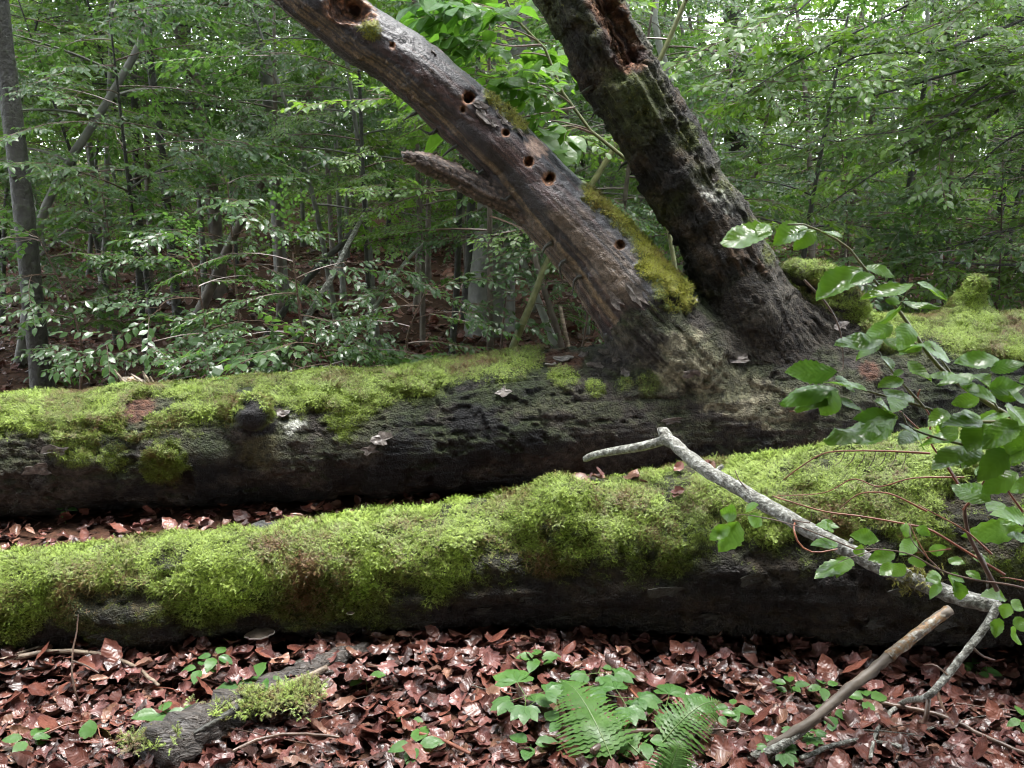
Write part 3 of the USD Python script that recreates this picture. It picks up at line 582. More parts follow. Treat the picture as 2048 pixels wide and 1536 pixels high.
for k, (x, y, a, b) in enumerate(PL):
    i = FTB.hit(x, y); c = FT[pid[i]]; _, q = c["tree"].query(FTB.V[i])
    put(child(TREE, "bark_plate"), *plate(FTB.V[i], FTB.N[i], c["T"][q], a, b, 400 + k), bark_plate_look)
for k in range(9):   # splinters at the end of the broken branch and ragged fibres under the left limb
    p = at(830 + 4 * k, 312 + (k % 3) * 6, 4.40); e = at(805 + 6 * k % 22, 305 + 3 * k, 4.38)
    put(child(TREE, "splinter"), *tube(np.array([p, (p + e) / 2, e]), [.010, .007, .002], 5, 0.3, k), strip_look)
rgs = np.random.default_rng(77)
for k, (x, y, dx, dy) in enumerate([(860, 268, -22, -12), (820, 232, -14, 10), (900, 300, -18, 16), (1120, 530, 4, 30), (1150, 560, -6, 30), (1005, 400, -40, -28), (1090, 495, -8, 24), (955, 350, -10, 18), (1172, 180, -12, 8), (1245, 330, -10, 14), (1190, 225, -8, 12)]):
    i = FTB.hit(x + 14, y - 8); p = FTB.V[i]; e = at(x + dx, y + dy, p[1] + 0.02); m = at(x, y, p[1])
    put(child(TREE, "wood_sliver"), *tube(spline(np.array([p, m, e]), 6), np.linspace(.012, .002, 6), 5, 0.35, k), bark_dark_look)

# ------------------------------------------------------------------ the front mossy log
FLc = chain([(-520, 1262, 2.70, .115), (0, 1214, 2.81, .140), (500, 1174, 2.89, .175), (800, 1152, 2.95, .192), (1000, 1130, 3.00, .212), (1400, 1100, 2.98, .270), (1700, 1084, 2.93, .316), (2048, 1068, 2.88, .360), (2650, 1066, 2.82, .36)], metres=True)
BL = [(1130, 1035, 2.93, .10, .14)]
def log_sdf(X):
    d = chain_sdf(FLc, X)
    for x, y, Y, r, k in BL: d = smin(d, np.linalg.norm(X - at(x, y, Y), axis=1) - r, k)
    g0, g1 = at(1322, 930, 2.74), at(1345, 1060, 2.66)
    u = g1 - g0; t = np.clip((X - g0) @ u / (u @ u), 0, 1)
    q = np.linalg.norm((X - g0 - t[:, None] * u) * [1.9, 0.75, 1], axis=1)
    return -smin(-d, q - 0.036, 0.03)
lp = FLc["p"]
lv, lq = solid(log_sdf, lp.min(0) - 0.5, lp.max(0) + 0.5, 0.0115)
FLB = Body(lv, lq)
V0, N0 = FLB.V.copy(), FLB.N.copy()
_, li = FLc["tree"].query(V0); o = V0 - FLc["p"][li]; ph = np.arctan2((o * FLc["B"][li]).sum(1), (o * FLc["A"][li]).sum(1))
lf = np.stack([FLc["s"][li] * 1.6, np.cos(ph) * 4, np.sin(ph) * 4], -1)
lfn = fbm(lf, 1.5, 5, 51)
lowL = edge(FLB, [(0, 1282), (120, 1245), (260, 1228), (420, 1235), (600, 1240), (800, 1222), (880, 1180), (930, 1150), (1020, 1130), (1120, 1135), (1220, 1120), (1320, 1150), (1430, 1110), (1560, 1092), (1700, 1098), (1850, 1100), (2048, 1115)])
n1, n2, n3 = fbm(V0, 3.0, 5, 64), fbm(V0, 9, 5, 65), fbm(V0, 30, 4, 66)
mL = sstep(-0.08, 0.05, V0[:, 2] - lowL + 0.22 * (n2 - 0.5))
hi = edge(FLB, [(0, 1105), (200, 1080), (330, 1055), (430, 1020), (1000, 900)]) + 0.05
leftx = at(620, 1030, 2.9)[0]
bare = sstep(0.02, 0.05, V0[:, 2] - hi + 0.10 * (n2 - 0.5) + 0.03) * (V0[:, 0] < leftx)
bare = np.maximum(bare, sp_ if (sp_ := FLB.spot(520, 1025, .07, 0.4, 0.5, 6)) is not None else 0)
mL *= 1 - np.clip(bare, 0, 1)
mL *= sstep(0.30, 0.42, n1 + 0.10 * (n3 - 0.5) + 0.06) * (0.35 + 0.65 * sstep(0.34, 0.46, n2 + 0.35 * np.clip(V0[:, 2] - lowL, 0, 1)))
for x, y, r in [(1185, 965, .055), (1270, 960, .045), (1395, 935, .05), (960, 990, .05), (1960, 1040, .12), (2030, 960, .08), (870, 990, .04), (1340, 1010, .02)]: mL *= 1 - FLB.spot(x, y, r, 0.5, 0.8, int(x)) * 0.9
mL *= 1 - FLB.spot(518, 1258, .075, .4, .4, 3)
lump = fbm(V0, 4.5, 3, 71)
dsp = (fbm(V0, 2.5, 3, 67) - 0.5) * 0.06 + (lfn - 0.5) * 0.06 * (1 - mL) + (n3 - 0.5) * (0.012 + 0.020 * (1 - mL)) + 0.012 * sstep(.495, .505, fbm(V0, 8, 3, 73)) * (1 - mL) + mL * (0.010 + 0.05 * (lump - 0.42).clip(0) + 0.025 * (n2 - 0.5) + 0.030 * (fbm(V0, 17, 3, 72) - 0.5))
FLB.V = V0 + N0 * dsp[:, None]; FLB.renew()
col = np.tile(np.array((0.014, 0.010, 0.008)), (len(V0), 1))
col = mixc(col, (0.036, 0.027, 0.016), sstep(0.42, 0.6, n2) * 0.8)
col = mixc(col, (0.030, 0.030, 0.012), sstep(0.5, 0.64, n1) * 0.6)
col = mixc(col, (0.050, 0.034, 0.022), sstep(0.56, 0.66, fbm(V0, 7, 4, 68)) * 0.5); col = mixc(col, (0.010, 0.008, 0.007), sstep(0.5, 0.58, n3) * 0.6)
col = mixc(col, (0.045, 0.045, 0.042), np.clip(bare, 0, 1))
col = mixc(col, (0.055, 0.075, 0.016), mL * 0.9)
LOG = thing("mossy_log", "front log under a thick bright green moss blanket, bare and dark along its lower side", "log")
put(child(LOG, "trunk"), FLB.V, FLB.F, log_look, N=FLB.N, tint=col, extra=np.where(mL > 0.4, 0.1, 0.55))
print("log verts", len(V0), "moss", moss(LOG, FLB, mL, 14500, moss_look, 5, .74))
def bracket(parent, x, y, r, seed, tiny=False):
    i = FLB.hit(x, y); p, n = FLB.V[i], FLB.N[i].copy(); n[2] = 0; n /= np.linalg.norm(n)
    p = p + n * .012; R = basis(n, [0, 0, 1.0]); k = 14; a = np.linspace(-np.pi / 2 * 1.05, np.pi / 2 * 1.05, k); g = np.random.default_rng(seed); rr = r * g.uniform(0.9, 1.08, k)
    def ringp(s, z): return np.stack([np.maximum(rr * s * np.cos(a), -0.01), rr * s * 1.15 * np.sin(a), np.full(k, z)], 1)
    rows = [np.tile([[-0.01, 0, 0.35 * r]], (k, 1)), ringp(.5, .30 * r), ringp(.85, .15 * r), ringp(.97, .04 * r), ringp(1.0, -.05 * r), ringp(.93, -.12 * r), ringp(.3, -.16 * r)]
    def strip(rs):
        v = np.vstack(rs); f = [[q * k + j, q * k + j + 1, (q + 1) * k + j + 1, (q + 1) * k + j] for q in range(len(rs) - 1) for j in range(k - 1)]
        return v @ R.T + p, np.array(f)
    b = child(parent, "bracket_fungus"); UsdGeom.Xform.Define(stage, b)
    put(child(b, "cap"), *strip(rows[:4]), fungus_top_look, smooth=True); put(child(b, "rim"), *strip(rows[3:]), fungus_rim_look, smooth=True)
for k, (x, y, a, b) in enumerate([(960, 1220, .05, .02), (1190, 1180, .06, .03), (1060, 1195, .05, .02), (1330, 1185, .07, .03), (1500, 1160, .06, .03), (1800, 1185, .06, .03), (1420, 1230, .05, .02), (200, 1275, .05, .02), (640, 1262, .04, .02), (330, 1290, .06, .02), (1120, 1235, .06, .015), (1900, 1250, .07, .03), (1750, 1245, .05, .02), (850, 1245, .05, .02)]):
    i = FLB.hit(x, y); put(child(LOG, "bark_plate"), *plate(FLB.V[i], FLB.N[i], [1, .1, .05], a, b, 700 + k, .003, .05), bark_dark_look)
bracket(LOG, 518, 1262, .042, 1); bracket(LOG, 700, 1222, .012, 2); bracket(LOG, 416, 1328, .018, 3)
# ------------------------------------------------------------------ leaf litter
def leaf(L, Wd, rows=2, cols=1, fold=0.25, droop=0.2, teeth=0.0, wave=0.0, seed=0, widest=0.45, twist=0.0, curl=0.0, nteeth=7):
    """A leaf along +x from its base, blade up +z: (vertices, triangles, uv). u runs along, v across."""
    g = np.random.default_rng(seed)
    t = np.linspace(0, 1, rows + 2)[1:-1]; s = np.linspace(-1, 1, 2 * cols + 1)
    a = math.log(0.5) / math.log(widest)
    w = np.sin(np.pi * np.clip(t, 0, 1) ** a) ** 0.85 * Wd / 2
    if teeth: w = w * (1 + teeth * (np.arange(rows) % 2 * 2 - 1) * g.uniform(0.4, 1.3, rows))
    T, S = np.meshgrid(t, s, indexing="ij")
    x = L * T; y = w[:, None] * S
    z = -droop * L * T ** 2 + fold * np.abs(y) + wave * L * np.sin(T * nteeth * 2 * np.pi - np.abs(S) * 2) * np.abs(S) + curl * L * (S ** 2) * T
    y2 = y * np.cos(twist * T) - z * np.sin(twist * T) * 0; z = z + y * np.sin(twist * T)
    V = np.vstack([[[0, 0, 0]], np.stack([x, y2, z], -1).reshape(-1, 3), [[L, 0, -droop * L]]])
    uv = np.vstack([[[0, 0]], np.stack([T, S], -1).reshape(-1, 2), [[1, 0]]])
    c = 2 * cols + 1; f = []
    for j in range(c - 1): f.append([0, 1 + j + 1, 1 + j]); e = 1 + (rows - 1) * c; f.append([len(V) - 1, e + j, e + j + 1])
    for i in range(rows - 1):
        for j in range(c - 1):
            q = 1 + i * c + j; f += [[q, q + 1, q + c + 1], [q, q + c + 1, q + c]]
    return V, np.array(f), uv
def dead(seed):
    g = np.random.default_rng(seed)
    v, f, uv = leaf(g.uniform(.045, .080), g.uniform(.034, .056), 7, 2, g.uniform(-.15, .15), g.uniform(-.2, .15), g.choice([.06, .12, .2]), g.uniform(0.0, .010), seed, 0.5, g.uniform(-.7, .7), g.uniform(-.2, .25), g.choice([2, 3, 4]))
    return v + (fbm(v + seed, 38, 2, seed) - .5)[:, None] * [.006, .010, .030], f, uv
gl = np.random.default_rng(5)
def scatter(n, x0, x1, y0, y1): return np.column_stack([gl.uniform(x0, x1, n), gl.uniform(y0, y1, n)])
front = scatter(15000, -2.0, 2.2, 1.55, 3.3)
mid = scatter(3600, -3.0, 3.2, 3.1, 4.8)
back = np.vstack([scatter(5200, -5.5, 5.5, 4.6, 8.5), scatter(6500, -10, 9, 8.5, 17)])
xy = np.vstack([front, mid, back])
lift = gl.uniform(0, 1, len(xy)) ** 1.3 * np.where((np.arange(len(xy)) < 15000) & (xy[:, 1] > 2.5) & (xy[:, 1] < 2.78), 2.2, 1) * np.where(np.arange(len(xy)) < 15000, .034, .030)
P = np.column_stack([xy, height(xy[:, 0], xy[:, 1]) + lift + 0.006])
ppx, pz = project(P)
infl = np.linalg.norm(P[:, None, 1:] - np.array([[2.9, 0.2]]), axis=2)[:, 0]
tl = np.where(np.arange(len(xy)) < 18600, 0.17, 0.25)
Zl = np.column_stack([gl.normal(0, tl), gl.normal(0, tl) - 0.05, np.ones(len(xy))])
yaw = gl.uniform(0, 6.283, len(xy)); R = basis(np.column_stack([np.cos(yaw), np.sin(yaw), gl.normal(0, .25, len(xy))]), Zl)
sc = gl.uniform(0.6, 1.3, len(xy)) * np.where(np.arange(len(xy)) < 18600, 1, np.where(xy[:, 1] > 8.5, 2.0, 1.35))
kind_ = gl.choice(10, len(xy), p=np.array([3, 2, 1.2, 3, 1.6] * 2) / 21.6)
# the 300 leaves that show largest are single leaves, the rest one mass
vis = (np.arange(len(xy)) < 15000) & (ppx[:, 0] > 0) & (ppx[:, 0] < 2048) & (ppx[:, 1] < 1536) & (ppx[:, 1] > 1290)
score = np.where(vis, sc ** 2 / pz ** 2 * (0.5 + lift * 25) * (0.4 + 0.6 * Zl[:, 2] / np.linalg.norm(Zl, axis=1)), -1)
top = np.argsort(-score)[:300]; rest = np.setdiff1d(np.arange(len(xy)), top)
DEAD = [dead(900 + k) for k in range(10)]
DUV = {}
for i in top:
    v, f, uv = DEAD[kind_[i]]
    put(child(GROUND, "fallen_leaf"), v * sc[i] @ R[i].T + P[i], f, litter_looks[kind_[i] % 5], smooth=True, uv=uv)
LIT = child(GROUND, "leaf_litter")
UsdGeom.PointInstancer.Define(stage, LIT)
lpro = []
for k in range(10):
    v, f, uv = DEAD[k]; q = f"{LIT}/dead_leaf" + (f"_{k:03d}" if k else ""); put(q, v, f, litter_looks[k % 5], smooth=True, uv=uv); lpro.append(q)
instancer(LIT, lpro, kind_[rest], P[rest], R[rest], sc[rest])

# ------------------------------------------------------------------ foliage sprays and trees
SPRAY = {}
def make_spray(seed, n=26, L=0.55, leafL=0.075, ratio=0.58, rows=2):
    """A flat layered twig of leaves along +x: (leaf mesh, twig mesh)."""
    g = np.random.default_rng(seed); leaves, twigs = [], []
    t = np.linspace(0, 1, 8); main = np.column_stack([L * t, 0.05 * L * np.sin(t * 3 + g.uniform(0, 6)), -0.10 * L * t ** 2])
    twigs.append(tube(main, np.linspace(.0030, .0010, 8), 3))
    axes = [(main, 0)]
    for k in range(5):
        a = 0.12 + 0.16 * k; s = 1 if k % 2 else -1; b = main[int(a * 7)]; ll = L * (0.50 - 0.055 * k) * g.uniform(.8, 1.15); an = s * g.uniform(.6, .95)
        tt = np.linspace(0, 1, 5)[:, None]; ax = b + ll * tt * [math.cos(an), math.sin(an), 0] + [0, 0, -0.14 * ll] * tt ** 2 + g.normal(0, .015) * tt * [0, 0, 1]
        twigs.append(tube(ax, np.linspace(.0020, .0008, 5), 3)); axes.append((ax, an))
    k = 0
    for ax, an in axes:
        m = max(3, int(n * (0.32 if an == 0 else 0.15)))
        for j in range(m):
            u = 0.18 + 0.82 * (j + g.uniform(-.2, .2)) / max(1, m - 1); u = min(max(u, 0), 1); q = np.array([np.interp(u, np.linspace(0, 1, len(ax)), ax[:, c]) for c in range(3)])
            d = an + (1 if j % 2 else -1) * g.uniform(.5, 1.05) * (0.25 if j == m - 1 else 1)
            l = leafL * g.uniform(.7, 1.25); v, f, uv = leaf(l, l * ratio, rows, 1, g.uniform(.05, .4), g.uniform(.05, .45), 0, 0, seed * 97 + k, g.uniform(.4, .52))
            x = np.array([math.cos(d), math.sin(d), g.normal(-.18, .22)]); R = basis(x, np.array([g.normal(0, .3), g.normal(0, .3), 1.0]))
            leaves.append((v @ R.T + q, f)); k += 1
    return join(leaves), join(twigs)
def protos(key, look, twig, home, **kw):
    if key not in SPRAY:
        SPRAY[key] = []
        for k in range(6):
            q = f"{home}/{key}" + (f"_{k:03d}" if k else ""); UsdGeom.Xform.Define(stage, q); lv_, tw_ = make_spray(700 + k + 31 * len(SPRAY), **kw)
            put(q + "/leaves", *lv_, look); put(q + "/twig", *tw_, twig); SPRAY[key].append(q)
    return SPRAY[key]
KINDS = {"beech_spray": (understory_look, twig_brown_look, dict(n=68, L=0.62, leafL=0.050)), "hazel_spray": (hazel_look, twig_olive := twig_green_look, dict(n=16, L=0.50, leafL=0.125, ratio=0.85, rows=3)),
         "bright_spray": (bright_look, twig_brown_look, dict(n=66, L=0.6, leafL=0.050)), "far_spray": (bright_look, twig_brown_look, dict(n=50, L=0.6, leafL=0.050, rows=1)), "canopy_spray": (light_screen_look, twig_brown_look, dict(n=30, L=0.6, leafL=0.072)), "wet_spray": (understory_look, twig_brown_look, dict(n=30, L=0.55, leafL=0.085)), "fine_spray": (understory_look, twig_brown_look, dict(n=50, L=0.62, leafL=0.048, ratio=0.5))}
def foliage(tree_path, kind, pts, dirs, size, g, name="crown"):
    pi = child(tree_path, name); UsdGeom.PointInstancer.Define(stage, pi)
    look, tw, kw = KINDS[kind]; pr = protos(kind, look, tw, pi, **kw)
    n = len(pts); d = np.asarray(dirs, float); d = d / np.linalg.norm(d, axis=1, keepdims=True)
    an = g.normal(0, .75, n); dx = d[:, 0] * np.cos(an) - d[:, 1] * np.sin(an); dy = d[:, 0] * np.sin(an) + d[:, 1] * np.cos(an)
    X = np.column_stack([dx, dy, 0.35 * d[:, 2] + g.normal(-.08, .16, n)]); Z = np.column_stack([g.normal(0, .28, n), g.normal(-.10, .28, n), np.ones(n)])
    instancer(pi, pr, g.integers(0, 6, n), pts, basis(X, Z), size * g.uniform(.7, 1.3, n))
def tree(name, label, cat, path, r0, r1, look, seed, boughs=0, span=(0.2, 1.0), reach=(0.8, 1.8), rise=(0.05, 0.5), kind="beech_spray", size=1.0, every=0.22, group=None, sides=8, bump=0.12, top=True, extra=(), toward=None):
    """A tree or sapling: trunk along path, boughs, and sprays of leaves along the boughs."""
    g = np.random.default_rng(seed); path = np.asarray(path, float); Lp = np.linalg.norm(np.diff(path, axis=0), axis=1).sum()
    n = int(np.clip(Lp / 0.22, 8, 60)); C = spline(path, n); rr = r0 + (r1 - r0) * np.linspace(0, 1, n) ** 0.9
    rr = rr * (1 + 0.35 * np.exp(-np.linspace(0, Lp, n) / (2.5 * r0 + 0.02)) * (r0 > 0.03))
    o = C[0]; t = thing(name, label, cat, o, group)
    put(child(t, "trunk" if r0 > 0.03 else "stem"), *tube(C, rr, sides, bump, seed, 3.0 / max(r0, .02)), look, smooth=True, off=o)
    pts, dirs, bl = [], [], []
    for k in range(boughs):
        u = span[0] + (span[1] - span[0]) * (k + g.uniform(0, 1)) / boughs; b = np.array([np.interp(u, np.linspace(0, 1, n), C[:, c]) for c in range(3)]); rb = np.interp(u, np.linspace(0, 1, n), rr)
        az = k * 2.4 + g.uniform(-.6, .6)
        if toward is not None: az = toward + g.normal(0, .6)
        ll = g.uniform(*reach) * (1.05 - 0.45 * u); el = g.uniform(*rise)
        d = np.array([math.cos(az) * math.cos(el), math.sin(az) * math.cos(el), math.sin(el)]); tt = np.linspace(0, 1, 9)[:, None]
        side = np.cross(d, [0, 0, 1]); B = b + d * ll * tt + np.array([0, 0, -0.22 * ll]) * tt ** 2 + side * (0.10 * ll * np.sin(tt * 4 + g.uniform(0, 6)) * tt)
        bl.append(tube(B, np.linspace(max(min(rb * .45, .03), .005), .002, 9), 4)); m = max(2, int(ll / every))
        for j in range(m):
            q = 0.22 + 0.78 * (j + g.uniform(0, 1)) / m; pts.append([np.interp(q, tt[:, 0], B[:, c]) for c in range(3)]); dirs.append(d + [0, 0, -.2])
    for E in extra:
        E = spline(np.asarray(E, float), 14); bl.append(tube(E, np.linspace(min(max(r0 * .35, .008), .017), .003, 14), 5)); ll = np.linalg.norm(np.diff(E, axis=0), axis=1).sum(); m = max(2, int(ll / every))
        for j in range(m):
            q = 0.15 + 0.85 * (j + g.uniform(0, 1)) / m; i = int(q * 13); pts.append(E[min(i, 13)]); dirs.append(E[min(i + 1, 13)] - E[max(i - 1, 0)])
    if top and boughs: pts.append(C[-1]); dirs.append(C[-1] - C[-3])
    if bl:
        for v, f in bl[:60]: put(child(t, "bough"), v, f, look if r0 > .03 else twig_brown_look, off=o)
    if pts: foliage(t, kind, np.array(pts) - o, dirs, size, g)
    return t
def up_path(rows, top=None, sink=True):
    """Trunk through the places seen at (px, py, Y); its foot carried down to the ground."""
    P = np.array([at(*r) for r in rows]); b = P[0].copy(); d = P[0] - P[1]
    g0 = float(height(b[0], b[1]))
    if b[2] > g0: k = min((b[2] - g0) / max(-d[2], .05), 3.0); b = b + d * k; b[2] = float(height(b[0], b[1])) - .05; P = np.vstack([b, P])
    if top is not None: d = P[-1] - P[-2]; d = d / np.linalg.norm(d); P = np.vstack([P, P[-1] + d * top * 0.5 + [0, 0, .1 * top], P[-1] + d * top * 0.85 + [0, 0, .25 * top]])
    return P

# trunks that stand out
tree("beech_tree", "dark mossy trunk at the far left edge, thickest of the left side", "tree", up_path([(86, 790, 6.3), (62, 560, 6.3), (38, 340, 6.35), (12, 130, 6.4), (-10, -60, 6.4)], 4.0), .072, .045, bark_dark_look, 11, 16, (.45, 1), (1.2, 2.6), (-.1, .35), sides=14, bump=.2)
tree("beech_tree", "pale grey beech trunk with black moss cushions on its foot, left of the greenish pole", "tree", up_path([(978, 715, 8.6), (985, 560, 8.6), (996, 420, 8.65), (1010, 180, 8.7), (1020, -60, 8.8)], 6.0), .20, .14, bark_grey_look, 12, 14, (.5, 1), (1.5, 3.0), sides=18, bump=.1)
tree("beech_tree", "bent grey brown trunk in the upper left, between two slimmer trunks", "tree", up_path([(445, 660, 11), (432, 470, 11), (410, 280, 11), (384, 150, 11), (352, 30, 11), (345, -80, 11)], 4.0), .085, .06, bark_brown_look, 13, 16, (.4, 1), (1.2, 2.6))
tree("beech_tree", "straight grey trunk just left of the leaning limb, right of the bent one", "tree", up_path([(572, 650, 11.5), (560, 520, 11.5), (548, 330, 11.5), (535, 180, 11.5), (512, 40, 11.5), (508, -60, 11.5)], 4.0), .085, .055, bark_grey_look, 14, 16, (.4, 1), (1.2, 2.6))
tree("young_beech", "thin dark trunk rising from its darkest foot, above the broken stump's right side", "tree", up_path([(359, 690, 8.6), (345, 520, 8.6), (322, 300, 8.7), (298, 100, 8.8), (290, -60, 8.8)], 3.0), .045, .03, bark_dark_look, 15, 16, (.3, 1), (1.0, 2.0))
tree("leaning_sapling", "slim grey sapling leaning right above the dark left trunk, its top curving upright", "tree", up_path([(62, 560, 7.4), (78, 450, 7.4), (128, 340, 7.4), (182, 255, 7.45), (240, 160, 7.5), (292, 60, 7.5), (320, -60, 7.5)], 1.5), .045, .02, bark_grey_look, 16, 14, (.3, 1), (.8, 1.6), extra=[[at(82, 510, 7.35), at(150, 450, 7.2), at(225, 403, 7.1), at(300, 350, 7.0), at(360, 325, 7.0), at(412, 332, 6.9)]])
tree("dead_pole", "brown dead pole with a broken end leaning right in the left half of the woods", "dead tree", up_path([(452, 505, 9.5), (492, 420, 9.5), (523, 365, 9.5), (581, 260, 9.6), (645, 140, 9.7), (682, 90, 9.7)]), .055, .03, bark_brown_look, 17, 0, sides=9)
tree("dead_pole", "pale forked dead pole leaning right, foot just behind the mossy trunk", "dead tree", up_path([(543, 753, 6.2), (574, 705, 6.25), (615, 633, 6.3), (668, 546, 6.4), (700, 480, 6.5), (726, 432, 6.6)]), .030, .016, lichen_look, 18, 0, sides=9)
tree("dead_pole", "dark mossy dead pole leaning right, beside the pale forked one", "dead tree", up_path([(556, 640, 7.2), (632, 537, 7.3), (680, 495, 7.3), (730, 430, 7.3)]), .036, .022, bark_dark_look, 19, 0, sides=9)
tree("dead_pole", "pale crooked dead stem leaning right, left of the grey beech", "dead tree", up_path([(728, 640, 7.0), (769, 589, 7.0), (792, 545, 7.05), (817, 517, 7.1), (850, 485, 7.1)]), .026, .012, bark_pale_look, 20, 0, sides=8)
tree("olive_pole", "straight greenish pole leaning right, crossing in front of the grey beech and behind the limb", "sapling", up_path([(1020, 708, 6.4), (1060, 612, 6.4), (1100, 512, 6.45), (1182, 370, 6.5), (1228, 298, 6.5)], 1.0), .030, .016, bark_olive_look, 21, 3, (.85, 1), (.5, .9), sides=9)
tree("brown_pole", "brown pole leaning left, crossing the greenish pole", "sapling", up_path([(1126, 703, 6.7), (1104, 625, 6.7), (1080, 555, 6.7), (1066, 490, 6.75), (1040, 330, 6.8)], 1.0), .026, .014, bark_brown_look, 22, 4, (.8, 1), (.5, .9), sides=9)
tree("dead_sapling", "short reddish broken stem beside the foot of the brown pole", "dead tree", up_path([(1138, 702, 6.5), (1128, 655, 6.5), (1120, 612, 6.5)]), .022, .014, strip_look, 23, 0, sides=8)
tree("pale_pole", "slim pale pole behind the upper part of the left limb", "sapling", up_path([(960, 300, 8.0), (905, 160, 8.0), (872, 96, 8.0), (838, 20, 8.0), (815, -60, 8.0)], 1.0), .034, .022, bark_pale_look, 24, 3, (.8, 1), (.5, 1.0), sides=9)
tree("pale_pole", "slim pale grey pole with a bend, right of the dark right limb", "sapling", up_path([(1400, 470, 7.6), (1372, 280, 7.6), (1338, 150, 7.6), (1309, 50, 7.6), (1318, -60, 7.6)], 1.0), .036, .024, bark_pale_look, 25, 4, (.7, 1), (.6, 1.2), sides=9)
tree("far_tree", "broad dark trunk in the shade between the two leaning limbs", "tree", up_path([(1015, 330, 15), (1000, 150, 15), (1002, -60, 15)], 5.0), .26, .20, bark_dark_look, 26, 6, (.6, 1), (2, 4), size=1.4, sides=12)
tree("far_tree", "dark trunk half hidden by leaves, right of the right limb", "tree", up_path([(1480, 420, 12.5), (1475, 200, 12.5), (1462, -60, 12.5)], 5.0), .14, .10, bark_dark_look, 27, 10, (.4, 1), (1.5, 3), sides=12)
for k, (x0, y0, x1, y1, Y, r, lk, lab) in enumerate([(1800, 470, 1828, 300, 11, .04, bark_dark_look, "dark thin trunk, left one of the pair in the right woods"), (1828, 470, 1852, 330, 11.5, .038, bark_dark_look, "dark thin trunk, right one of the pair in the right woods"), (1880, 560, 1870, 370, 10, .035, bark_pale_look, "palest thin trunk of the right woods"),
        (1960, 640, 1992, 470, 10.5, .05, bark_dark_look, "dark trunk near the right edge, above the mossy stub"), (1735, 470, 1732, 360, 11, .018, bark_pale_look, "thread thin pale stem below the big right branch"), (905, 690, 918, 430, 7.6, .03, bark_dark_look, "thin dark stem left of the grey beech"), (300, 560, 296, 380, 10, .04, bark_brown_look, "brown stem in front of the red leaf slope on the left"), (280, 570, 275, 400, 10.4, .05, bark_dark_look, "dark stem on the red leaf slope, left of the brown stem"),
        (845, 640, 838, 420, 8, .025, bark_brown_look, "slim stem in the bushes left of the grey beech"), (740, 680, 735, 560, 7.4, .02, bark_dark_look, "thin dark stem rising behind the bright bush by the log"), (930, 620, 942, 420, 9.4, .05, bark_dark_look, "dark stem leaning along the left flank of the grey beech"), (205, 560, 214, 300, 9, .03, bark_grey_look, "thin grey trunk right of the dark mossy one"), (1900, 600, 1893, 430, 10, .03, bark_brown_look, "thin brown trunk beside the palest one on the right")]):
    tree("thin_tree", lab, "tree", up_path([(x0, y0, Y), ((x0 + x1) / 2 + 3, (y0 + y1) / 2, Y), (x1, y1, Y), (2 * x1 - x0, 2 * y1 - y0, Y)], 2.5), r, r * .5, lk, 40 + k, 9, (.4, 1), (.7, 1.6), sides=8)
# moss cushions on the foot of the grey beech are part of it
GB = "/World/beech_tree_001"
gb_o = np.array(UsdGeom.Xformable(stage.GetPrimAtPath(GB)).GetOrderedXformOps()[0].Get())
class Lump(Body): pass
for k, (x, y, r) in enumerate([(990, 628, .085), (1005, 600, .06), (962, 665, .07), (978, 700, .08), (1000, 690, .06)]):
    c = at(x, y, 8.47); import trimesh
    s = trimesh.creation.icosphere(3, 1.0); v = s.vertices * [r, r * .5, r * .65]; v = v * (0.8 + 0.5 * fbm(s.vertices + k, 2.2, 3, k)[:, None]) + c
    put(child(GB, "moss_cushion"), v, s.faces, bark_dark_look, smooth=True, off=gb_o)

# the beech whose branches reach in from the right
def poly(Y0, Y1, *pts): return [at(x, y, Y0 + (Y1 - Y0) * i / (len(pts) - 1)) for i, (x, y) in enumerate(pts)]
OV = [poly(6.5, 6.2, (2330, 20), (2048, 188), (1929, 263), (1826, 304), (1731, 359), (1632, 427)), poly(6.3, 6.1, (2300, -160), (2080, -60), (1960, 0), (1880, 45), (1789, 82)), poly(6.7, 6.3, (2300, 10), (2048, 95), (1930, 120), (1826, 96), (1700, 88)),
      poly(6.5, 6.2, (2280, -60), (1984, 65), (1860, 105), (1734, 106), (1640, 150), (1553, 171)), poly(6.5, 6.0, (2200, -200), (1820, 7), (1700, 70), (1587, 126), (1485, 191)), poly(6.6, 6.2, (2300, 60), (1970, 130), (1840, 165), (1724, 195), (1567, 191)),
      poly(6.3, 6.0, (2300, 90), (1974, 201), (1809, 260), (1707, 270)), poly(6.4, 6.1, (2300, 60), (2014, 147), (1895, 232), (1790, 300)), poly(6.9, 6.5, (2300, 360), (2048, 450), (1880, 500), (1790, 520)), poly(6.8, 6.4, (2300, 180), (2048, 262), (1960, 330), (1900, 400)), poly(6.1, 5.8, (2100, -240), (1700, -60), (1600, 20), (1510, 60)), poly(6.9, 6.5, (2300, 480), (2048, 528), (1860, 525), (1700, 545))]
ox = np.array([4.5, 7.0, 0.0]); ox[2] = float(height(ox[0], ox[1]))
tree("beech_tree", "beech reaching in from the right edge, long dark branches of wet leaves slanting down", "tree", [ox - [0, 0, .1], ox + [.05, 0, 1.5], ox + [0, .1, 3.2], ox + [.1, .1, 6]], .14, .07, bark_dark_look, 30, 4, (.6, 1), (1.0, 1.6), extra=OV, every=0.24, size=1.1, kind="bright_spray")
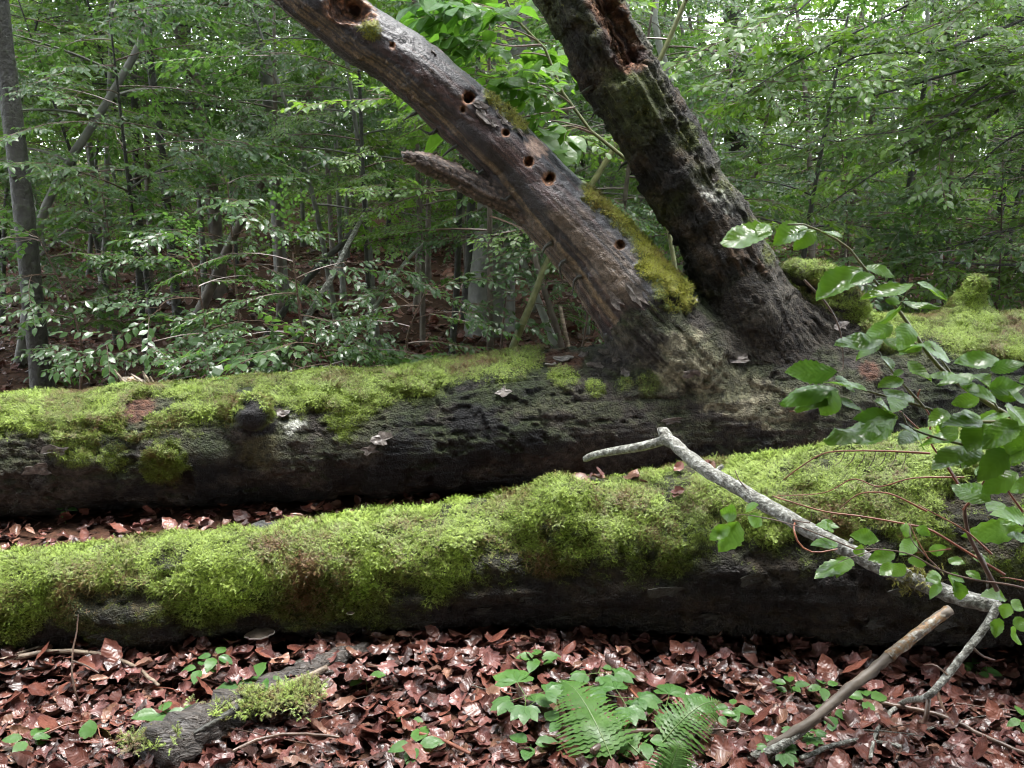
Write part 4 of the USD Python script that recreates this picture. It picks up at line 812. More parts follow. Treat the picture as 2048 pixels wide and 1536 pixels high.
# hazel between the two limbs
HZ = [at(1330, 425, 5.3), at(1258, 325, 5.3), at(1186, 267, 5.3), at(1121, 178, 5.3), at(1083, 85, 5.3), at(1022, 27, 5.3), at(990, -60, 5.3)]
hz0 = HZ[0] + np.array([.25, .05, -.9]); hz0[2] = float(height(hz0[0], hz0[1]))
tree("hazel_sapling", "bright green broad leaved sapling growing up between the two leaning limbs", "sapling", [hz0] + HZ, .018, .006, bark_olive_look, 31, 7, (.62, 1), (.45, .75), (-.1, .5), "hazel_spray", 0.9, .22, sides=7, bump=.05, toward=math.pi,
     extra=[[at(1186, 267, 5.3), at(1135, 252, 5.25), at(1060, 262, 5.2)], [at(1121, 178, 5.3), at(1050, 185, 5.2), at(970, 200, 5.1)], [at(1083, 90, 5.3), at(1020, 92, 5.2), at(960, 80, 5.1)], [at(1150, 215, 5.3), at(1090, 225, 5.2), at(1000, 245, 5.15)], [at(1040, 45, 5.3), at(980, 20, 5.2), at(920, 30, 5.2)]])
# bushes close behind the trunk
for k, (x, y, Y, h, lab, kd) in enumerate([(400, 740, 5.6, 1.0, "low leafy bush just behind the mossy trunk, near its broken stump", "beech_spray"), (620, 720, 5.7, 1.1, "leafy beech bush behind the mossy trunk, left of the pale poles' foot", "beech_spray"), (690, 700, 5.5, .6, "wet shiny bush hanging over the mossy trunk beside the pale crooked stem", "wet_spray"), (480, 640, 6.4, 1.5, "beech sapling above the mossy trunk, right of the thin dark trunk", "beech_spray"),
        (150, 760, 6.0, 1.2, "bush between the dark left trunk and the broken stump", "beech_spray"), (250, 700, 6.8, 1.5, "dark green sapling behind the broken stump", "beech_spray"), (1150, 690, 6.8, 1.2, "feathery green sapling at the foot of the brown pole", "fine_spray"), (1000, 560, 7.4, 1.8, "small leafy sapling in front of the grey beech", "beech_spray"), (1420, 560, 6.6, 1.4, "bright sapling seen in the gap between the limbs' feet", "bright_spray"), (1800, 600, 7.0, 1.5, "sapling behind the trunk, left of the mossy stub", "beech_spray"), (2000, 600, 6.8, 1.7, "sapling behind the trunk at the right edge, beyond the mossy stub", "beech_spray"), (1700, 520, 7.5, 1.9, "sapling beyond the mossy cushion at the right limb's foot", "beech_spray"), (830, 690, 6.3, .8, "low sapling just behind the trunk, left of the grey beech's foot", "beech_spray")]):
    b = at(x, y, Y); b[2] = float(height(b[0], b[1])); g = np.random.default_rng(800 + k)
    tree("bush", lab, "bush", [b, b + [g.normal(0, .06), .02, h * .5], b + [g.normal(0, .15), -.03, h]], .013, .004, twig_brown_look, 850 + k, int(6 + 4 * h), (.25, 1), (.4, .8), (-.1, .5), kd, 0.95, .2, sides=6)

# understory saplings: many alike, filling the wood as far as one can see
gu = np.random.default_rng(2024); placed = []
def free(x, y, d): return all((x - a) ** 2 + (y - b) ** 2 > d * d for a, b in placed)
rows_ = [(6.8, 9.0, 17, .95, (2.6, 3.8)), (9.0, 12.5, 36, 1.0, (3.4, 5.4)), (12.5, 17, 34, 1.2, (4.2, 6.8)), (17, 24, 36, 1.4, (5, 8.5))]
for y0, y1, cnt, dmin, hh in rows_:
    c = tries = 0
    while c < cnt and tries < 4000:
        tries += 1; y = gu.uniform(y0, y1); x = gu.uniform(-1, 1) * (0.66 * y + 0.8)
        if not free(x, y, dmin): continue
        if y > 8.5 and .16 < x / y < .62 and gu.uniform() < .75: continue
        if y < 9 and -0.9 < x < 0.6 and gu.uniform() < .5: continue
        placed.append((x, y)); z = float(height(x, y)) - .03; h = gu.uniform(*hh); ln = gu.normal(0, .12, 2) * h
        s = .95 if y < 12.5 else 1.1 if y < 17 else 1.4
        tree("understory_sapling", "one of the slender leafy beech saplings filling the dim wood behind the fallen tree", "sapling", [[x, y, z], [x + ln[0] * .3, y + ln[1] * .3, z + h * .45], [x + ln[0], y + ln[1], z + h]], .012 + .006 * h, .006, [bark_dark_look, bark_brown_look, bark_grey_look][c % 3], 1000 + len(placed),
             int(h * 6.5 / s ** .5), (.34 if c % 3 else .5, 1) if x < 1.0 else (.2, 1), (.7 * s ** .5, 1.45 * s ** .5), (-.1, .45), "bright_spray" if (x > 1.5 and y > 8) or c % 4 == 0 else "beech_spray", s, .25 * s, group="understory saplings in the wood behind", sides=6)  # saplings on the right take the paler leaves with sunlight in their colour
        c += 1
# tall trees further off
for k in range(26):
    y = gu.uniform(14, 34); x = gu.uniform(-.68, .68) * y
    if not free(x, y, 1.0): continue
    placed.append((x, y)); z = float(height(x, y)) - .1; l = gu.normal(0, .4)
    tree("tall_tree", "one of the tall forest trunks dimly seen through the foliage far behind", "tree", [[x, y, z], [x + l * .3, y, z + 5], [x + l, y, z + 12]], gu.uniform(.09, .2), .08, [bark_dark_look, bark_grey_look, bark_brown_look][k % 3], 1300 + k, 12, (.3, 1), (1.5, 3.5), (0, .5), "beech_spray", 1.9, .5, group="tall trunks far behind", sides=9)
# the far wood as one mass
n = 11000
fx, fy = gu.uniform(-1, 1, n), 22 + 28 * gu.uniform(0, 1, n) ** 1.2
fx = fx * (0.72 * fy + 2); fh = gu.uniform(0, 1, n) ** .9 * (9 + .25 * fy)
keepf = gu.uniform(0, 1, n) < 1 - 0.72 * np.exp(-(((fx / fy - .38) / .24) ** 2)) * sstep(1.0, 4.5, fh)
F1 = np.column_stack([fx, fy, fh])[keepf]
# unseen wood around: leaf masses added behind and above the camera to cut skylight
an = gu.uniform(0, 6.283, 3000); rr_ = gu.uniform(6.5, 24, 3000); bx, by = rr_ * np.sin(an), rr_ * np.cos(an) + 1.0; bh = gu.uniform(0, 1, 3000) * 15
inview = (by > 0) & (np.abs(bx) < .80 * by + 1.8) & (bh < 9)
F2 = np.column_stack([bx, by, bh])[~inview]
an = gu.uniform(2.2, 4.1, 1000); rb_ = gu.uniform(3.6, 8, 1000); F4 = np.column_stack([rb_ * np.sin(an), rb_ * np.cos(an), gu.uniform(0, 1, 1000) ** 1.2 * 5])
an = gu.uniform(0, 6.283, 1700); rr_ = np.sqrt(gu.uniform(0, 1, 1700)) * 24; cx, cy = rr_ * np.sin(an), rr_ * np.cos(an) + 5; ch = gu.uniform(11, 16, 1700)
open_ = np.hypot((cx - .3) / 1.5, cy - 5.0) < 4.2
F3 = np.column_stack([cx, cy, ch])[~open_ & (cy < 1.5)]
uy = gu.uniform(14, 32, 4500); F1 = np.vstack([F1, np.column_stack([gu.uniform(-.72, .72, 4500) * uy, uy, gu.uniform(0, 1, 4500) ** 1.3 * 3.0])])
F6 = np.column_stack([gu.uniform(-9, 9, 1500), gu.uniform(-9, 0.2, 1500), gu.uniform(4.5, 9.5, 1500)])  # low leaf cover added over the camera side to block the front sky
FW = thing("far_wood", None, None, kind="stuff")  # also holds the added leaf screen out of view
gf = np.random.default_rng(8)
for FWP, kd, sz in ((F1, "far_spray", 1.8), (np.vstack([F2, F3, F4, F6]), "canopy_spray", 4.6)):
    n = len(FWP); FWP = FWP.copy(); FWP[:, 2] += height(FWP[:, 0], FWP[:, 1]) + .2; an = gf.uniform(0, 6.283, n)
    foliage(FW, kd, FWP, np.column_stack([np.cos(an), np.sin(an), np.zeros(n)]), np.full(n, sz), gf, "foliage")
# ------------------------------------------------------------------ sticks, twigs and branches in front
def stick(name, label, cat, pts, r0, r1, look, seed=0, sides=7, bump=.15, group=None, parts=(), n=None, part="stem"):
    P = np.asarray(pts, float); o = P[0]; n = n or int(np.clip(np.linalg.norm(np.diff(P, axis=0), axis=1).sum() / .02, 8, 80))
    t = thing(name, label, cat, o, group)
    C = spline(P, n) + (np.random.default_rng(seed).normal(0, min(r0, .004) * .25, (n, 3)) if n > 10 else 0)
    rr = np.linspace(r0, r1, n); put(child(t, part), *tube(C, rr, sides, bump, seed, 2.0 / max(r0, .01)), look, smooth=True, off=o)
    for k, (nm, pp, a, b, lk) in enumerate(parts):
        pp = np.asarray(pp, float); m = int(np.clip(np.linalg.norm(np.diff(pp, axis=0), axis=1).sum() / .02, 6, 40)); put(child(t, nm), *tube(spline(pp, m), np.linspace(a, b, m), 6, bump, seed + k + 1, 2.0 / max(a, .01)), lk, smooth=True, off=o)
    return t
def gpath(*pts, lift=0.012): return [on_ground(x, y, lift + .026) for x, y in pts]
GBR = stick("fallen_branch", "pale lichen grey branch lying diagonally over the right part of the mossy log", "branch",
    [at(1322, 872, 2.93), at(1345, 885, 2.90), at(1400, 932, 2.78), at(1500, 990, 2.64), at(1620, 1060, 2.48), at(1760, 1132, 2.36), at(1900, 1188, 2.28), at(1995, 1212, 2.24)], .021, .022, lichen_look, 3, 12, .22,
    parts=[("side_branch", [at(1328, 880, 2.94), at(1290, 892, 2.97), at(1240, 900, 3.02), at(1195, 908, 3.08), at(1170, 918, 3.12)], .017, .012, lichen_look), ("stub", [at(1430, 950, 2.74), at(1438, 938, 2.735), at(1446, 930, 2.735)], .009, .006, lichen_look), ("stub", [at(1690, 1098, 2.42), at(1700, 1086, 2.415), at(1704, 1078, 2.415)], .009, .005, lichen_look), ("knot", [at(1318, 868, 2.93), at(1330, 866, 2.93), at(1338, 880, 2.92)], .022, .02, lichen_look),
           ("twig", [at(1500, 985, 2.63), at(1478, 960, 2.66), at(1470, 940, 2.68)], .003, .001, twig_brown_look), ("twig", [at(1590, 1045, 2.50), at(1588, 1060, 2.42), at(1600, 1090, 2.40), at(1630, 1105, 2.38), at(1675, 1098, 2.38)], .003, .002, twig_red_look), ("twig", [at(1585, 1040, 2.5), at(1620, 1045, 2.45), at(1622, 1025, 2.44)], .0025, .001, twig_brown_look)])
def rotate_tufts(parent, name, centre, n, rad, seed, look):
    g = np.random.default_rng(seed); P = centre + g.normal(0, 1, (n, 3)) * rad; Z = g.normal(size=(n, 3)) + [0, -.3, -.3]; X = g.normal(size=(n, 3)); Z /= np.linalg.norm(Z, axis=1, keepdims=True)
    pi = child(parent, name); instancer(pi, TUFTS[str(look.GetPath())], g.integers(0, 4, n), P, basis(X - Z * (X * Z).sum(1, keepdims=True), Z), g.uniform(.7, 1.2, n))
o_ = at(1322, 872, 2.93)
rotate_tufts(GBR, "moss", at(1825, 1158, 2.31) - o_, 26, [.03, .012, .018], 4, moss_yellow_look)
stick("leaning_stick", "rusty orange and grey stick leaning from the ground up to the mossy log's right end", "stick",
    [on_ground(1430, 1560, .01), on_ground(1500, 1530, .02), at(1610, 1452, 2.19), at(1690, 1385, 2.24), at(1780, 1312, 2.30), at(1850, 1255, 2.34), at(1890, 1226, 2.358), at(1899, 1219, 2.362)], .0125, .0150, bark_brown_look, 5, 12, .4,
    parts=[("bare_tip", [at(1778, 1313, 2.297), at(1838, 1265, 2.332), at(1880, 1233, 2.352), at(1897, 1220, 2.36)], .0160, .0145, plain("rusty_bark", [(0.34, (0.055, 0.045, 0.032)), (0.46, (0.20, 0.105, 0.035)), (0.56, (0.17, 0.14, 0.10)), (0.66, (0.30, 0.29, 0.25))], 55, .5, .8, .006)), ("grey_bark", [on_ground(1495, 1532, .021), at(1560, 1492, 2.175), at(1640, 1432, 2.21)], .0140, .0140, lichen_look),
           ("stub", [at(1640, 1430, 2.21), at(1655, 1440, 2.19), at(1668, 1452, 2.18)], .008, .004, twig_brown_look)])
stick("leaning_stick", "thinner lichen spotted forked stick, right of the rusty orange one", "stick",
    [at(2000, 1205, 2.22), at(1965, 1262, 2.2), at(1935, 1300, 2.18), at(1885, 1362, 2.15), at(1850, 1395, 2.13), on_ground(1800, 1440, .055), on_ground(1752, 1490, .045), on_ground(1738, 1545, .04)], .011, .005, lichen_look, 6, 9, .25,
    parts=[("fork", [at(1858, 1388, 2.13), at(1850, 1440, 2.10), on_ground(1830, 1480, .05), on_ground(1790, 1545, .04)], .007, .003, twig_brown_look), ("twig", [at(1895, 1350, 2.15), at(1870, 1330, 2.17), at(1848, 1330, 2.2)], .003, .0015, twig_brown_look), ("twig", [at(1940, 1290, 2.18), at(1965, 1312, 2.19), at(1990, 1320, 2.2)], .004, .002, twig_brown_look)])
stick("curved_strip", "long curved strip of split grey wood lying at the lower left edge", "split wood", gpath((-90, 1392), (0, 1368), (100, 1349), (200, 1352), (270, 1377), (322, 1418), lift=.05), .010, .005, strip_look, 7, 7, .25,
    parts=[("splinter", gpath((-60, 1362), (20, 1338), (60, 1328), (64, 1322), lift=.045), .008, .002, strip_look), ("splinter", gpath((40, 1352), (110, 1328), (140, 1316), lift=.05), .005, .002, strip_look), ("splinter", gpath((-40, 1378), (60, 1366), (150, 1352), lift=.02), .010, .004, bark_dark_look)])
stick("upright_twig", "thin pale twig standing upright in front of the log's left end", "twig", [on_ground(168, 1424, .0), at(150, 1385, 2.42), at(144, 1330, 2.46), at(150, 1280, 2.5), at(158, 1228, 2.53)], .004, .002, twig_brown_look, 8, 6, .1,
    parts=[("twig", [at(146, 1322, 2.46), at(170, 1330, 2.44), at(198, 1346, 2.42)], .003, .002, twig_brown_look)])
g9 = np.random.default_rng(9)
RW = stick("rotten_log", "low half buried rotten black wood with a light green moss tuft, lower left", "rotten wood", gpath((735, 1322), (640, 1365), (540, 1415), (430, 1470), (300, 1545), lift=.005), .035, .085, plain("rotten_wood", [(0.3, (0.016, 0.013, 0.011)), (0.55, (0.045, 0.036, 0.030)), (0.75, (0.10, 0.078, 0.062))], 30, .5, 1.0, .02, (0.5, 2.2, 3)), 9, 22, .75,
    parts=[("splinter", gpath((690, 1352), (620, 1380), (560, 1405), lift=.035), .012, .006, bark_brown_look), ("splinter", gpath((560, 1420), (470, 1462), (400, 1500), lift=.055), .015, .006, bark_brown_look), ("splinter", gpath((655, 1385), (560, 1425), (500, 1450), lift=.055), .010, .003, strip_look), ("splinter", gpath((480, 1475), (420, 1512), (370, 1540), lift=.065), .012, .004, bark_dark_look), ("splinter", gpath((520, 1425), (430, 1448), (360, 1500), lift=.03), .016, .006, bark_dark_look)])
rw_o = on_ground(735, 1322, -.015)
for x, y, n_, s_ in [(585, 1448, 130, .035), (520, 1470, 40, .025), (610, 1430, 50, .02), (510, 1445, 25, .02), (300, 1540, 40, .03), (450, 1478, 20, .03)]:
    c = on_ground(x, y, .045); g = np.random.default_rng(int(x)); Pm = np.column_stack([c[0] + g.normal(0, s_ * 1.3, n_), c[1] + g.normal(0, s_ * .7, n_), np.full(n_, c[2]) + g.normal(0, .006, n_)])
    Zm = np.column_stack([g.normal(0, .4, n_), g.normal(0, .4, n_) - .2, np.ones(n_)]); Xm = g.normal(size=(n_, 3)); Zm /= np.linalg.norm(Zm, axis=1, keepdims=True)
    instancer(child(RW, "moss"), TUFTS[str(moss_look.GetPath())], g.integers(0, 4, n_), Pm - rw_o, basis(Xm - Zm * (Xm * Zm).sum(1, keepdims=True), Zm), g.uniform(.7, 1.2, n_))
stick("dark_stick", "short thick dark wet stick lying beside the rotten wood", "stick", gpath((548, 1392), (580, 1368), (618, 1345), lift=.018), .018, .017, bark_dark_look, 10, 9, .2)
for k, (lab, pts, a, b, lk, lf) in enumerate([("long thin reddish twig lying on the leaves from the log towards the fern", [(980, 1238), (1010, 1258), (1060, 1282), (1140, 1310), (1200, 1352), (1235, 1385), (1290, 1448), (1352, 1500)], .0035, .004, twig_red_look, .03),
        ("thick brown twig with a stub at the bottom, between the ferns", [(1185, 1545), (1215, 1520), (1262, 1504), (1310, 1502), (1345, 1490)], .010, .008, twig_brown_look, .035), ("curving brown twig at the bottom edge, left of the centre", [(470, 1540), (520, 1515), (600, 1505), (680, 1512)], .006, .004, twig_brown_look, .03), ("reddish twig at the bottom centre", [(840, 1505), (880, 1515), (940, 1545)], .006, .005, twig_red_look, .03),
        ("dark twig on the leaves right of the grey stick, reaching the corner", [(1690, 1425), (1790, 1440), (1880, 1462), (1960, 1500), (2060, 1545)], .008, .006, twig_brown_look, .02), ("thin grey twig beside the log, right of the centre", [(1245, 1282), (1290, 1308), (1330, 1332)], .003, .002, lichen_look, .02), ("forked pale twig below the log, left of the black fungus", [(1352, 1360), (1390, 1300), (1420, 1268), (1432, 1280)], .003, .0015, lichen_look, .03),
        ("thin brown twig arching low below the log's right half", [(1365, 1345), (1400, 1295), (1450, 1282), (1530, 1278)], .003, .002, twig_brown_look, .03), ("long brown twig lying level right of the black fungus", [(1390, 1345), (1500, 1358), (1600, 1385), (1690, 1402)], .004, .003, twig_brown_look, .02), ("thin twig lying across the leaves at far left", [(640, 1285), (720, 1290), (760, 1310)], .0025, .0015, twig_brown_look, .03),
        ("short grey twig on the leaves, left of the centre", [(690, 1342), (730, 1352), (772, 1362)], .006, .005, twig_brown_look, .015), ("pale twig lying at the bottom right, under the rusty stick", [(1600, 1545), (1660, 1520), (1720, 1508), (1800, 1520)], .008, .006, lichen_look, .015), ("orange brown root at the log's foot, right corner", [(1965, 1300), (1995, 1318), (2060, 1320)], .006, .004, twig_red_look, .04), ("thin twig rising from the leaves below the log, far right", [(1750, 1265), (1765, 1275), (1805, 1285), (1840, 1270)], .003, .0015, twig_brown_look, .05),
        ("straight thin twig pointing at the forked stick's foot", [(1868, 1395), (1885, 1450), (1920, 1500), (1990, 1545)], .005, .004, twig_brown_look, .02), ("short red twig right of the big fern", [(1150, 1500), (1130, 1520), (1115, 1545)], .004, .003, twig_red_look, .02), ("thin dark twig on the litter right of the centre, nearest the log", [(1010, 1400), (1080, 1425), (1150, 1440)], .003, .002, twig_brown_look, .02)]):
    stick("ground_twig", lab, "twig", gpath(*pts, lift=lf), a, b, lk, 60 + k, 6, .12)

gt = np.random.default_rng(321)
for k in range(34):
    x, y = gt.uniform(20, 2030), gt.uniform(1300, 1520); a = gt.uniform(-.7, .7); l = gt.uniform(60, 190); c = gt.normal(0, .12); q = [(x + l * u * math.cos(a) - c * l * math.sin(u * 3.1), y + .5 * l * u * math.sin(a) + c * l * math.sin(u * 3.1)) for u in (0, .3, .65, 1)]
    w_ = gt.uniform(.0013, .0034); stick("thin_twig", "one of the thin bare twigs scattered over the brown leaf litter", "twig", gpath(*q, lift=gt.uniform(.012, .03)), w_, w_ * .5, [twig_brown_look, twig_red_look, lichen_look][k % 3], 1500 + k, 5, .1, group="thin twigs scattered on the litter", n=12)
# small things on the moss and the litter
t = thing("black_fungus", "small shiny black lump on the brown leaves, right of the big fern's tip", "fungus", on_ground(1445, 1398, .02))
import trimesh
ic = trimesh.creation.icosphere(3, 1.0)
put(child(t, "cap"), ic.vertices * [.028, .02, .018] * (0.8 + .4 * fbm(ic.vertices, 2, 3, 5)[:, None]) , ic.faces, black_look, smooth=True); put(child(t, "stalk"), ic.vertices * [.012, .012, .02] + [-.015, 0, -.008], ic.faces, black_look, smooth=True)
for k, (lab, x, y, n_, r) in enumerate([("pinkish brown dead leaves lying in the moss dip, left of the cleft", 1190, 965, 5, .03), ("dark brown dead leaves in the small hollow right of the pinkish ones", 1270, 962, 4, .022), ("brown dead leaves under the upper end of the grey branch", 1405, 938, 4, .03), ("dead leaf caught in the moss at the far right of the log", 1960, 928, 1, .012), ("tan dead leaves lodged on the log's moss below its cleft", 1335, 1000, 3, .018)]):
    g = np.random.default_rng(500 + k); c = FLB.V[FLB.hit(x, y)] + np.array([0, -.005, .018]); t = thing("dead_leaves", lab, "dead leaves", c)
    for j in range(n_):
        v, f, uv = DEAD[int(g.integers(0, 10))]; ya = g.uniform(0, 6.28); R_ = basis([math.cos(ya), math.sin(ya), g.normal(0, .2)], [g.normal(0, .3), -.35 + g.normal(0, .2), 1]); put(child(t, "leaf"), v @ R_.T * .8 + g.normal(0, 1, 3) * [r, r * .6, .004], f, litter_looks[[0, 2, 3, 2, 3][j % 5]], smooth=True, uv=uv)
t = thing("broken_stump", "low splintered stump with pale broken wood standing behind the mossy trunk", "stump", at(272, 775, 4.62))
so = at(272, 775, 4.62)
put(child(t, "base"), *tube(spline([at(275, 880, 4.62) - so, at(272, 800, 4.62) - so, at(280, 768, 4.62) - so], 10), np.linspace(.11, .085, 10), 14, .4, 3, 9), bark_brown_look, smooth=True)
put(child(t, "broken_top"), ic.vertices * [.035, .02, .025] * (0.7 + .6 * fbm(ic.vertices, 3, 3, 8)[:, None]) + at(268, 763, 4.54) - so, ic.faces, pale_wood_look)
for k, (x0, y0, x1, y1) in enumerate([(262, 785, 228, 738), (252, 790, 240, 755), (300, 770, 285, 742), (315, 785, 300, 752), (285, 765, 262, 748)]):
    put(child(t, "splinter"), *tube(np.array([at(x0, y0, 4.52) - so, at((x0 + x1) / 2, (y0 + y1) / 2, 4.52) - so, at(x1, y1, 4.52) - so]), [.014, .010, .003], 6, .3, k), strip_look)

# ------------------------------------------------------------------ seedlings and herbs
def sprig(path, base, leaves, look, o, seed, stem_r=.0015):
    """Stem from base and leaves given as (from, to, width ratio) in space."""
    for k, (a, b, ratio, kw) in enumerate(leaves):
        x = b - a; L = np.linalg.norm(x); v, f, uv = leaf(L, L * ratio, seed=seed + k, **kw); g = np.random.default_rng(seed * 7 + k)
        R_ = basis(x, [g.normal(0, .2), -.45 + g.normal(0, .15), .9]); put(child(path, "leaf"), v @ R_.T + a - o, f, look, smooth=True, uv=uv)
def seedling(label, px, py, h, nl, L, seed, look=herb_look, ratio=.62, spread=1.0, pal=0, group=None):
    g = np.random.default_rng(seed); b = on_ground(px, py, 0.0) - [0, 0, .005]; h = h + .03; L = L * 1.3; t = thing("seedling", label, "seedling", b, group); tipp = np.array([g.normal(0, .01), g.normal(0, .01), h])
    put(child(t, "stem"), *tube(spline(np.array([[0, 0, 0], tipp * .5 + [.003, 0, 0], tipp]), 6), np.linspace(.0018, .001, 6), 5), stem_green_look, smooth=True)
    for k in range(nl):
        az = k * (2 * math.pi / min(nl, 4)) + g.uniform(-.4, .4) + (.78 if k >= 4 else 0); s = L * g.uniform(.75, 1.15) * (1 if k < 4 else .75); q = tipp * (1.0 if k < 4 else .65)
        d = np.array([math.cos(az), math.sin(az), g.uniform(-.15, .25)]); a0 = q + d * .012 * spread
        if pal:
            for w in range(5):
                an = (w - 2) * .62; dd = d * math.cos(an) + np.cross([0, 0, 1], d) * math.sin(an); l = s * (1, .95, .72)[abs(w - 2)] * .62
                v, f, uv = leaf(l, l * .52, 5, 1, .15, .2, .10, 0, seed + 10 * k + w, .55); put(child(t, "leaf") , v @ basis(dd, [0, -.25, 1]).T + q + d * s * .45, f, look, smooth=True, uv=uv)
            put(child(t, "petiole"), *tube(np.array([q, q + d * s * .25, q + d * s * .46]), [.0012, .001, .001], 4), stem_green_look)
        else:
            v, f, uv = leaf(s, s * ratio, 7, 2, g.uniform(.05, .25), g.uniform(.05, .4), .06, .006, seed + k, .42); put(child(t, "leaf"), v @ basis(d, [g.normal(0, .2), -.3, 1]).T + a0, f, look, smooth=True, uv=uv)
    return t
SD = [("four leaved seedling in front of the log, just left of the white rimmed fungus", 478, 1318, .05, 4, .042, 0), ("tiny pale seedling right of the white rimmed fungus", 566, 1288, .05, 4, .03, 0), ("dark shiny seedling in the shadow under the log", 402, 1380, .05, 4, .04, 0), ("dark shiny seedling under the log, the right one of a close pair", 440, 1362, .06, 5, .042, 0),
      ("largest broad leaved seedling beside the rotten wood", 528, 1408, .045, 4, .085, 0), ("leafy seedling left of the rotten wood, its leaves in a row", 325, 1470, .05, 6, .055, 0), ("small seedling between the row leaved one and the rotten wood", 362, 1478, .03, 4, .045, 0), ("green seedling in the lower left corner", 62, 1512, .03, 5, .045, 0), ("three leaved seedling on the leaves near the centre left", 732, 1390, .03, 3, .045, 0),
      ("two leaved seedling at the bottom edge, below the centre left", 825, 1526, .03, 4, .055, 0), ("small single seedling right of the three leaved one", 806, 1466, .02, 2, .03, 0), ("low seedling near the rotten wood's upper end", 640, 1345, .03, 3, .03, 0), ("star leaved plant below the log, the topmost of the fern group", 1072, 1362, .06, 5, .055, 0), ("star leaved plant with the largest leaves, left of the big fern", 1045, 1462, .085, 5, .10, 1),
      ("star leaved plant behind the big fern", 1205, 1395, .06, 4, .075, 1), ("star leaved plant in the middle between the two larger ferns", 1255, 1462, .07, 5, .095, 1), ("low three leaved plant at the foot of the large star leaved one", 1120, 1478, .04, 3, .05, 0), ("broad leaved plant right of the big fern, near the small fern", 1330, 1460, .06, 4, .085, 1), ("clover like plant under the rusty stick", 1585, 1415, .04, 6, .035, 0), ("clover like plant touching the rusty stick's middle", 1640, 1405, .04, 5, .035, 0),
      ("small green plant in front of the rusty stick's foot", 1610, 1515, .04, 5, .05, 1), ("pale green herb right of the small fern", 1430, 1475, .05, 6, .035, 0), ("herb with narrow leaves at the small fern's right side", 1465, 1462, .05, 5, .035, 0), ("small plant left of the forked stick's foot", 1730, 1432, .03, 4, .045, 0), ("seedling right of the forked stick", 1950, 1388, .05, 5, .045, 0), ("tiny seedling right of the forked stick, nearest the log", 1925, 1362, .04, 3, .03, 0), ("seedling at the right edge of the leaves", 2035, 1480, .04, 4, .04, 0),
      ("pair of leaves beside the rusty stick's lower half", 1655, 1462, .03, 3, .05, 0), ("small plant at the bottom between sticks", 1560, 1525, .03, 4, .05, 1), ("low herb at the bottom, right of the centre", 1060, 1528, .03, 3, .045, 0), ("pale seedling growing from the litter between the two logs", 130, 1046, .04, 4, .035, 0), ("low herb under the small fern's left side", 1290, 1525, .03, 4, .05, 0)]
for k, (lab, x, y, h, nl, L, pal) in enumerate(SD): seedling(lab, x, y, h, nl, L, 600 + k, pal=pal)
t = thing("single_leaf", "round single green leaf lying on the litter at lower left", "leaf", on_ground(178, 1500, .03)); v, f, uv = leaf(.062, .05, 7, 2, .1, .15, .03, 0, 3); put(child(t, "blade"), v @ basis([-.25, .7, .55], [0, -.7, .7]).T, f, herb_look, smooth=True, uv=uv)
for lab, px_, y, Y in [("tiny yellow green seedling growing on top of the mossy trunk", 452, 765, 4.2)]:
    b = FTB.V[FTB.hit(px_, y + 15)]; t = thing("moss_seedling", lab, "seedling", b)
    put(child(t, "stem"), *tube(np.array([[0, 0, -.01], [0, 0, .03], [-.005, 0, .055]]), [.001, .001, .001], 4), stem_green_look)
    for s in (-1, 0, 1): v, f, uv = leaf(.03, .014, 5, 1, .2, .3); put(child(t, "leaf"), v @ basis([s * 1.0 + .2, -.3, .1], [0, -.3, 1]).T + [-.005, 0, .055], f, hazel_look, smooth=True, uv=uv)
def fern(label, base, tip, n, width, seed, arch=.25):
    g = np.random.default_rng(seed); base, tip = np.asarray(base), np.asarray(tip); t = thing("fern", label, "fern", base); x = tip - base; L = np.linalg.norm(x)
    C = spline(np.array([[0, 0, 0], x * .35 + [0, 0, arch * L * .5], x * .7 + [0, 0, arch * L * .55], x]), 24); put(child(t, "rachis"), *tube(C, np.linspace(.0022, .0007, 24), 5), stem_green_look, smooth=True)
    T, _, _ = frames(C); up_ = np.array([0, -.45, .9])
    for k in range(n):
        u = .12 + .86 * (k / (n - 1)) ** .92; i = u * 23; p = np.array([np.interp(i, np.arange(24), C[:, c]) for c in range(3)]); tg = T[int(min(i, 23))]; sd = np.cross(tg, up_); sd /= np.linalg.norm(sd)
        w = width * (min(1, (u + .12) / .34)) * (1 - u) ** .72 * 1.25 + .004
        for s in (-1, 1):
            m = 11; tt = np.linspace(0, 1, m); zig = np.where(np.arange(m) % 2, 1.0, .42); hw = w * .105 * (1 - tt) ** .7 * zig + .0004; d = sd * s + tg * (.35 + .2 * u) + np.array([0, 0, -.10]) + g.normal(0, .05, 3); d /= np.linalg.norm(d); cr = np.cross(d, up_); cr /= np.linalg.norm(cr)
            c = p + d * (w * tt)[:, None] + np.array([0, 0, -.25 * w]) * (tt ** 2)[:, None]; V_ = np.vstack([c + cr * hw[:, None], c - cr * hw[:, None] * 1.0]); f = [[a, a + 1, m + a + 1, m + a] for a in range(m - 1)]
            put(child(t, "pinna"), V_, np.array(f), fern_look)
    return t
b1 = on_ground(1232, 1560, .03)
fern("largest fern frond, pointing up left from the bottom edge", b1, at(1118, 1360, b1[1] + .30), 28, .115, 1)
b2 = on_ground(1318, 1525, .05)
fern("fern frond leaning right, beside the black fungus", b2, at(1440, 1402, b2[1] + .10), 22, .085, 2)
b3 = on_ground(1335, 1590, .04)
fern("small upright fern tip at the bottom edge, between the two larger fronds", b3, at(1364, 1482, b3[1] + .03), 20, .07, 3)
fern("fern frond lying flat behind the star leaved plants", on_ground(1290, 1540, .03), at(1165, 1450, on_ground(1165, 1470)[1]), 20, .08, 4)

